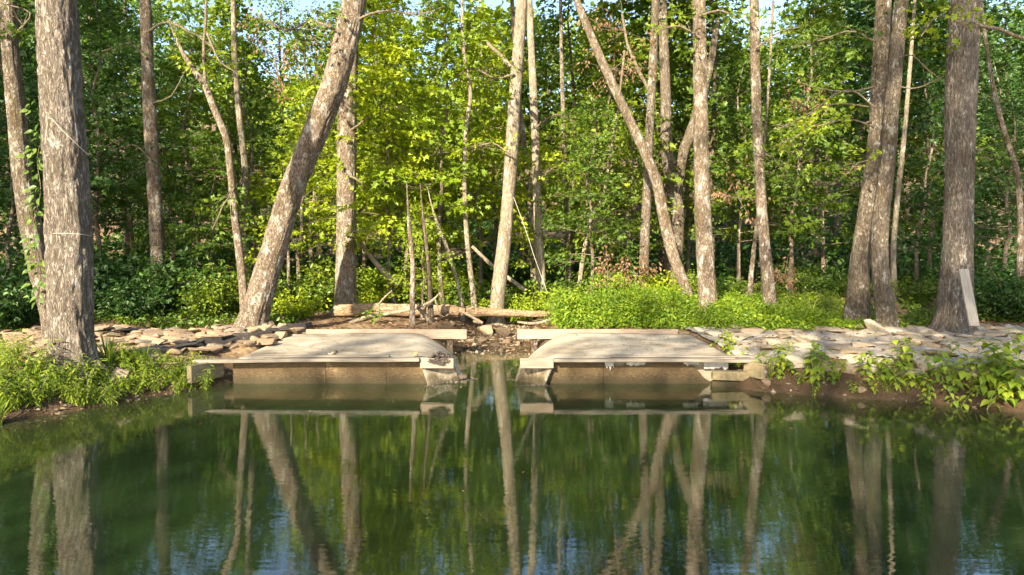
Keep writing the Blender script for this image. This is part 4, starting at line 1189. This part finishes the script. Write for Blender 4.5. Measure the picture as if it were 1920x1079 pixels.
# ------------------------------------------------------------------ shrubs, ground cover, weeds
def shrub_proto(k, Rr, H, nst, nl, L, W, mat, shape='ovate'):
    br, CC, OO = [], [], []
    for i in range(nst):
        az = i * 2.4 + rng.normal() * .3; ln = H * rng.uniform(.6, 1.1); lean = rng.uniform(.1, .9)
        o = np.array([math.cos(az) * lean, math.sin(az) * lean, 1.0]); o /= np.linalg.norm(o)
        q = np.linspace(0, 1, 5)[:, None]
        pts = o * ln * q + np.array([math.cos(az), math.sin(az), -.35]) * Rr * .5 * q ** 2 * lean
        br += tube(pts, np.linspace(.010, .003, 5), 4, cap=False)
        for u in np.linspace(.25, 1.02, 7):
            CC.append([np.interp(u, q[:, 0], pts[:, a]) for a in range(3)]); OO.append([math.cos(az), math.sin(az), .1])
    CC, OO = np.array(CC), nrm(np.array(OO))
    pos, ax, nn, var = spray_leaves(CC, OO, nl, .20 * Rr + .05, .5, .5)
    Ls = L * rng.uniform(.6, 1.25, len(pos))
    return make_mesh('shrub_stems', br, M['twig']), leaf_mesh('shrub_leaves', pos, ax, nn, Ls, Ls * W / L, mat, shape, var)
SHR = [shrub_proto(k, .9, 1.1, 16, 12, .11, .07, M['leaf'], 'hex') for k in range(3)]
def shrub(kind, pr, loc, sc, label, group, cat='shrub', mat=None, zs=1.0):
    e = empty(kind, loc, rng.random() * 6.28, sc)
    e.scale = (sc, sc, sc * zs)
    tag(link('stems', pr[0], e), kind='stuff')
    f = link('foliage', pr[1], e)
    if mat is not None:
        f.material_slots[0].link = 'OBJECT'; f.material_slots[0].material = mat
    return tag(e, label, cat, group)
shl = [(-30, 14, 1.2, 'd'), (20, 13.6, 1.0, 'd'), (60, 15.5, 1.2, 'd'), (200, 16, 1.1, 'd'), (240, 15.2, .8, 'd'), (300, 16.5, 1.1, 'd'), (350, 17.5, 1.3, 'd'), (390, 15.8, .8, ''), (420, 17, 1.0, ''), (260, 18.5, 1.4, 'd'), (160, 18, 1.4, 'd'), (90, 19, 1.5, 'd'),
       (530, 16.6, .9, ''), (575, 17, .9, ''), (610, 18, 1.0, ''), (555, 15.7, .6, 'b'), (700, 18.4, .9, 'b'), (750, 17.6, .8, 'b'), (830, 19, 1.0, 'b'), (880, 18.3, .8, ''), (690, 16.9, .5, 'b'), (960, 19, .9, ''), (905, 17.5, .6, 'b'), (970, 17.4, .6, 'b'), (1010, 18.2, .8, 'b'),
       (1040, 19.5, 1.0, ''), (1120, 20.5, 1.0, ''), (1180, 19, .9, ''), (1240, 18.2, .8, 'b'), (1300, 18, .7, ''), (1360, 18.6, .6, ''), (1720, 17.5, .7, ''), (1860, 15.5, .8, 'd'), (1900, 16.5, 1.1, 'd'), (1940, 15, 1.0, 'd'), (1840, 18, 1.0, 'd'), (1560, 19.5, .8, ''), (1480, 21, .9, ''), (1760, 19.5, .9, 'd')]
for k, (px, d, sc, t) in enumerate(shl):
    shrub('shrub', SHR[k % 3], at(px, d), sc, '%s leafy shrub %s' % ({'d': 'shade-dark green', 'b': 'yellow-green', '': 'mid green'}[t], where(px, d)), 'shrubs on the wood floor', mat={'d': M['leaf_shaded'], 'b': M['leaf_sunlit'], '': None}[t])  # shrub leaves use the same painted sun and shade tones

def scatter_cover(name, n, fn, L, W, mat, label, hgt, shape='hex', cat='ground cover'):
    xy, hs = fn(n)
    z = ground_z(xy[:, 0], xy[:, 1])
    C = np.stack([xy[:, 0], xy[:, 1], z + hs * (.25 + .75 * rng.random(len(xy)))], -1)
    pos, ax, nn, var = spray_leaves(C, nrm(rng.normal(size=C.shape) * np.array([1, 1, .2])), 7, .12, .35, .5)
    Ls = L * rng.uniform(.6, 1.3, len(pos))
    o = link(name, leaf_mesh(name, pos, ax, nn, Ls, Ls * W / L, mat, shape, var))
    return tag(o, label, cat, kind='stuff')
def cov_all(n):
    d = 13.9 + 17 * rng.random(n) ** 1.35; x = rng.uniform(-.85, .85, n) * d
    k = (np.abs(x - stream_x(d)) > 1.0 + .5 * vnoise(x, d, 4)) & (d > 14.25 + .3 * np.sin(x * 2)) & (vnoise(x * .7, d * .7, 6) > .33)
    k &= ~((x < -1.2) & (x > -4.8) & (d < 16.3) & (vnoise(x * 1.3, d * 1.3, 8) < .75))
    k &= ~((x > 6.8) & (d < 19) & (vnoise(x * .9, d * .9, 18) < .55))
    x, d = x[k], d[k]
    return np.stack([x, d], -1), .08 + .30 * vnoise(x * .8 + 3, d * .8, 2) ** 2
scatter_cover('ground_cover', 15000, cov_all, .085, .055, M['leaf'], 'low leafy plants covering the wood floor behind the bank', .2)
def cov_weeds(n):
    x = .55 + 8.5 * rng.random(n) ** 1.3; d = rng.uniform(13.75, 18.0, n)
    cx = (x - 1.2) / 1.0
    hh = .38 * np.exp(-((x - 1.55) / .95) ** 2 - ((d - 15.3) / 1.2) ** 2) + .28 * np.exp(-((x - 3.0) / 1.2) ** 2 - ((d - 15.3) / 1.3) ** 2) + .30 * sstep(9.5, 4, x) + .06
    edge = (rng.random(n) < sstep(9, 5.5, x) * .9 + .1) & (x > .8 + .35 * vnoise(d * 2, 0, 3)) & (vnoise(x * 2.2, d * 2.2, 11) > .2)
    hh = hh * (.25 + 1.3 * vnoise(x * 2.1, d * 2.1, 5)) * sstep(13.4, 14.3, d)
    return np.stack([x, d], -1)[edge], hh[edge]
scatter_cover('weed_patch', 16000, cov_weeds, .070, .032, M['leaf_patch'], 'bright green weed patch behind the right platform', .5, 'hex', 'weeds')

def cov_hill(n):
    d = 23 + 34 * rng.random(n); x = rng.uniform(-.9, .9, n) * d
    k = vnoise(x * .35, d * .35, 6) > .28
    x, d = x[k], d[k]
    return np.stack([x, d], -1), .15 + 1.3 * vnoise(x * .5 + 3, d * .5, 2) ** 2
scatter_cover('hillside_undergrowth', 15000, cov_hill, .24, .16, M['leaf_shaded'], 'dark undergrowth covering the shaded hillside behind', .4)  # hillside shade is put into the dark leaf colour

# dead leaf litter on ground and decks
def litter(name, xy, zf, L, label):
    n = len(xy)
    C = np.stack([xy[:, 0], xy[:, 1], zf], -1)
    A_ = nrm(rng.normal(size=(n, 3)) * np.array([1, 1, .15])); nn = nrm(np.array([0, 0, 1.]) + rng.normal(size=(n, 3)) * .3)
    Ls = L * rng.uniform(.5, 1.2, n)
    return tag(link(name, leaf_mesh(name, C, A_, nn, Ls, Ls * .6, M['leaf_dead'], 'hex')), label, 'leaf litter', kind='stuff')
n = 9000
d = 13.8 + 16 * rng.random(n) ** 1.4; x = rng.uniform(-.8, .8, n) * d
k = np.abs(x - stream_x(d)) > .6
litter('leaf_litter', np.stack([x, d], -1)[k], ground_z(x[k], d[k]) + .02, .11, 'fallen brown leaves on the wood floor')
n = 150
x = np.concatenate([rng.uniform(-4.1, -1.7, 55), rng.uniform(.9, 3.3, n - 55)]); d = rng.uniform(10.7, 13.0, n)
litter('deck_litter', np.stack([x, d], -1), .425 + .035 * (d - 10.52) / 2.74 + .012, .04, 'scattered dead leaf scraps on the grey platforms')
x = np.concatenate([rng.uniform(3.6, 8.5, 260), rng.uniform(-8, -4.6, 90)]); d = rng.uniform(9.8, 14.2, 350)
k = pond_sd(x, d) > .55
xm = rng.uniform(3.6, 8.5, 500); dm = rng.uniform(7.6, 11, 500); km = (pond_sd(xm, dm) > 0) & (pond_sd(xm, dm) < .6)
litter('mud_litter', np.stack([xm, dm], -1)[km], ground_z(xm[km], dm[km]) + .012, .06, 'dead leaves on the right mud slope')
xm = np.concatenate([rng.uniform(-7, 8, 40), rng.normal(-.4, .5, 25)]); dm = np.concatenate([10.3 - 5 * rng.random(40) ** 2, rng.uniform(10, 13, 25)]); km = pond_sd(xm, dm) < .1
litter('floating_leaves', np.stack([xm, dm], -1)[km], np.full(int(km.sum()), .006), .045, 'small dead leaves floating on the pond')
litter('bank_litter', np.stack([x, d], -1)[k], ground_z(x[k], d[k]) + .09, .075, 'dead leaves lying on the stone banks')

# bank weeds
def weed_proto(H, nlv, L, W, lean=.15, shape='ovate', branches=1):
    br, pp, aa, nn = [], [], [], []
    for b in range(branches):
        az0 = rng.random() * 6.28; ln = H * rng.uniform(.7, 1.0); le = lean * rng.uniform(.5, 1.6) * (1 + .6 * (branches > 1))
        q = np.linspace(0, 1, 6)[:, None]
        pts = np.array([math.cos(az0) * le, math.sin(az0) * le, 1.]) * ln * q + np.array([math.cos(az0), math.sin(az0), -.3]) * ln * .25 * q ** 2
        br += tube(pts, np.linspace(.006, .002, 6), 5, cap=False)
        for i in range(nlv):
            u = .15 + .85 * (i + .5) / nlv
            for sgn in (0, math.pi):
                az = i * 1.57 + sgn + rng.normal() * .25
                p0 = np.array([np.interp(u, q[:, 0], pts[:, a]) for a in range(3)])
                o = np.array([math.cos(az), math.sin(az), .25 - .7 * (1 - u)])
                st = .05 * (1 - .5 * u)
                br += tube(np.stack([p0, p0 + o * st]), [.002, .0015], 3, cap=False)
                pp.append(p0 + o * st); aa.append(o + np.array([0, 0, -.35]) + rng.normal(size=3) * .15); nn.append(np.array([0, 0, 1.]) + .5 * np.array([math.cos(az), math.sin(az), 0]) + rng.normal(size=3) * .2)
    pp, aa, nn = np.array(pp), np.array(aa), np.array(nn)
    Ls = L * rng.uniform(.6, 1.15, len(pp))
    return make_mesh('weed_stem', br, M['stem']), leaf_mesh('weed_leaves', pp, nrm(aa), nrm(nn), Ls, Ls * W / L, M['leaf_weed'], shape)
M['stem'] = simple_mat('weed_stem', (.10, .14, .04), (.18, .22, .07), (.28, .30, .12), (1, 1, 1), 5)
WB = [weed_proto(.62, 8, .13, .085, branches=2), weed_proto(.5, 7, .12, .075, branches=3), weed_proto(.45, 6, .115, .07, branches=2)]
WL = [weed_proto(.42, 10, .10, .028, branches=5), weed_proto(.34, 9, .085, .026, branches=6), weed_proto(.5, 10, .11, .03, branches=4)]
def weed(pr, px, py, sc, label, group):
    p = G(px, py)
    e = empty('weed', p, rng.random() * 6.28, sc)
    link('stem', pr[0], e); link('leaves', pr[1], e)
    return tag(e, label, 'weed', group)
for k, (px, py, sc) in enumerate([(1380, 690, .75), (1370, 668, .8), (1432, 700, .6), (1523, 728, 1.05), (1535, 700, .9), (1690, 738, .95), (1672, 722, .8), (1700, 690, .95), (1770, 720, 1.0), (1790, 738, 1.0), (1830, 745, 1.1), (1850, 770, 1.05),
                                  (1880, 760, 1.1), (1900, 720, 1.25), (1910, 690, 1.2), (1820, 715, .9), (1745, 745, .7), (1870, 735, 1.0), (1580, 700, .35), (1490, 705, .5), (1525, 745, .4), (1600, 738, .35), (1925, 760, 1.2), (1410, 690, .6), (1460, 712, .7), (1480, 695, .8), (1500, 720, .5), (1560, 722, .7), (1620, 705, .8), (1650, 712, .9), (1640, 740, .6), (1720, 735, .9), (1755, 705, .9), (1800, 770, .7), (1735, 765, .5), (1860, 700, 1.1), (1345, 672, .5)]):
    weed(WB[k % 3], px, py, sc * 1.15, 'broad-leaved green weed on the right bank %s' % ('by the timber ends' if px < 1470 else ('on the mud below the slim midway trunk' if px < 1640 else ('below the twin trunks' if px < 1760 else 'toward the right edge'))), 'broad-leaved weeds on the right bank')
lw = [(rng.uniform(-20, 180), 0) for _ in range(66)] + [(rng.uniform(180, 400), 0) for _ in range(48)]
for k, (px, _) in enumerate(lw):
    wl = np.interp(px, [0, 200, 300, 400], [775, 765, 745, 730])
    py = wl - rng.random() * np.interp(px, [0, 150, 250, 400], [110, 75, 75, 45])
    if 85 < px < 195 and py < 712: py = 712 + 30 * rng.random()
    weed(WL[k % 3], px, py, rng.uniform(.5, .95) * (1.15 if px < 90 else .95), 'narrow-leaved weed on the left bank %s' % ('around the thick trunk' if px < 190 else 'between grass tuft and platform'), 'narrow-leaved weeds on the left bank')

for k in range(26):
    px = rng.uniform(1425, 1915); wl = np.interp(px, [1400, 1600, 1900], [722, 742, 772])
    weed(WL[k % 3], px, wl - 8 - 60 * rng.random(), rng.uniform(.35, .7), 'small narrow-leaved weed among the broad-leaved weeds on the right bank', 'narrow-leaved weeds on the right bank')
for k in range(34):
    px, d = rng.uniform(1040, 1600), rng.uniform(14.3, 17.0)
    x = (px - 960) / F * d
    e = empty('weed', (x, d, gz(x, d)), rng.random() * 6.28, rng.uniform(.9, 1.7) if px < 1330 else rng.uniform(.9, 1.5))
    link('stem', WL[k % 3][0], e); link('leaves', WL[k % 3][1], e)
    tag(e, 'tall narrow-leaved weed standing in the bright weed patch', 'weed', 'tall weeds in the weed patch')
def grass_proto(n, H):
    parts = []
    for i in range(n):
        az = rng.random() * 6.28; h = H * rng.uniform(.5, 1.1); le = rng.uniform(.1, .75)
        q = np.linspace(0, 1, 6)
        o = np.array([math.cos(az), math.sin(az), 0]); sd = np.array([-o[1], o[0], 0])
        c = o[None] * (rng.random() * .06 + le * h * q[:, None] ** 1.7) + np.array([0, 0, 1.])[None] * (h * q[:, None] * (1 - .35 * le * q[:, None]))
        w = .006 * (1 - q[:, None] ** 2) + .0008
        V = np.vstack([c - sd * w, c + sd * w]); j = np.arange(5)
        parts.append((V, np.stack([j, j + 6, j + 7, j + 1], -1)))
    return make_mesh('grass_blades', parts, M['leaf_weed'], smooth=True, attr=np.concatenate([np.full(12, rng.random()) for _ in range(n)]))
GR = [grass_proto(70, .55), grass_proto(45, .35)]
for px, py, sc, lab in ((203, 690, 1.15, 'tall grass tuft at the right foot of the thick left trunk'), (235, 690, .8, 'arching grass tuft beside the thick left trunk'), (270, 690, .8, 'low grass clump left of the left platform'), (-5, 800, .9, 'grass clump at the left edge of the water'), (1572, 712, .45, 'small grass tuft on the right mud bank')):
    p = G(px, py)
    tag(link('grass_tuft', GR[0 if sc > .7 else 1], None, p, (0, 0, rng.random() * 6), sc), lab, 'grass')

# vine on the leaning left trunk
vp = pw([(72, 560, 3, 11.85), (75, 500, 3, 11.8), (62, 430, 3, 11.85), (76, 360, 3, 11.8), (70, 300, 3, 11.85), (80, 240, 3, 11.8), (72, 180, 2, 11.9)], 11.85)
sp = spline(np.array(vp), .05)
base = sp[0, :3].copy()
vine = empty('climbing_vine', base)
link('stem', make_mesh('vine_stem', tube(sp[:, :3] - base, .006, 5), M['twig']), vine)
n = 120
idx = rng.integers(0, len(sp), n)
az = rng.random(n) * 6.28
A_ = np.stack([np.cos(az), -np.abs(np.sin(az)) * .7, -.5 + rng.normal(size=n) * .3], -1)
pos = sp[idx, :3] - base + nrm(A_) * rng.uniform(.02, .2, (n, 1))
Ls = rng.uniform(.08, .17, n)
link('leaves', leaf_mesh('vine_leaves', pos, A_, nrm(np.array([0, -1., .6]) + rng.normal(size=(n, 3)) * .4), Ls, Ls * .6, M['leaf'], 'ovate'), vine)
tag(vine, 'yellow-green vine hanging on the leaning trunk at far left', 'vine')

# dead twigs with brown leaves
def dead_spray(px, py, d, n, r, label):
    c = P(px, py, d)
    e = empty('dead_branch', c)
    br, tips = [], []
    for i in range(9):
        o = nrm(rng.normal(size=3) * np.array([1, .5, .7]))
        q = np.linspace(0, 1, 5)[:, None]
        pts = o * r * q * rng.uniform(.6, 1.2) + rng.normal(size=(5, 3)) * .04 * r * q
        br += tube(pts, np.linspace(.009, .003, 5), 4, cap=False)
        tips += [pts[2], pts[3], pts[4]]
    link('twigs', make_mesh('dead_twigs', br, M['twig']), e)
    tips = np.array(tips)
    pos, ax, nn, var = spray_leaves(tips, nrm(tips), n, r * .18, .6, .9)
    ax[:, 2] -= .8
    Ls = rng.uniform(.06, .12, len(pos))
    link('dead_leaves', leaf_mesh('dead_leaves', pos, nrm(ax), nn, Ls, Ls * .55, M['leaf_dead'], 'hex', var), e)
    tag(e, label, 'branch')
for a in ((1385, 372, 15.8, 5, .7, 'dead twig with brown leaves left of the slim midway trunk'), (560, 60, 15.6, 6, 1.1, 'spray of brown dead leaves high left of the leaning trunk'), (515, 110, 16, 5, .9, 'withered brown leaf spray above the crooked trunk'),
          (1170, 60, 17.5, 6, 1.2, 'withered brown leaves high behind the thin leaning trunk'), (1150, 130, 18, 5, .9, 'brown leaf spray below the high withered leaves'), (1510, 200, 17, 4, .6, 'small brown leaf spray left of the close pair of trunks'),
          (1472, 515, 16.5, 5, .4, 'reddish dead leaf sprig beside the foot of the slim midway trunk'), (1140, 520, 17.6, 9, .7, 'pile of dead brown brush behind the bright weeds'), (1195, 515, 17.6, 9, .6, 'tangle of dead brush at the foot of the thin leaning trunk')):
    dead_spray(*a)
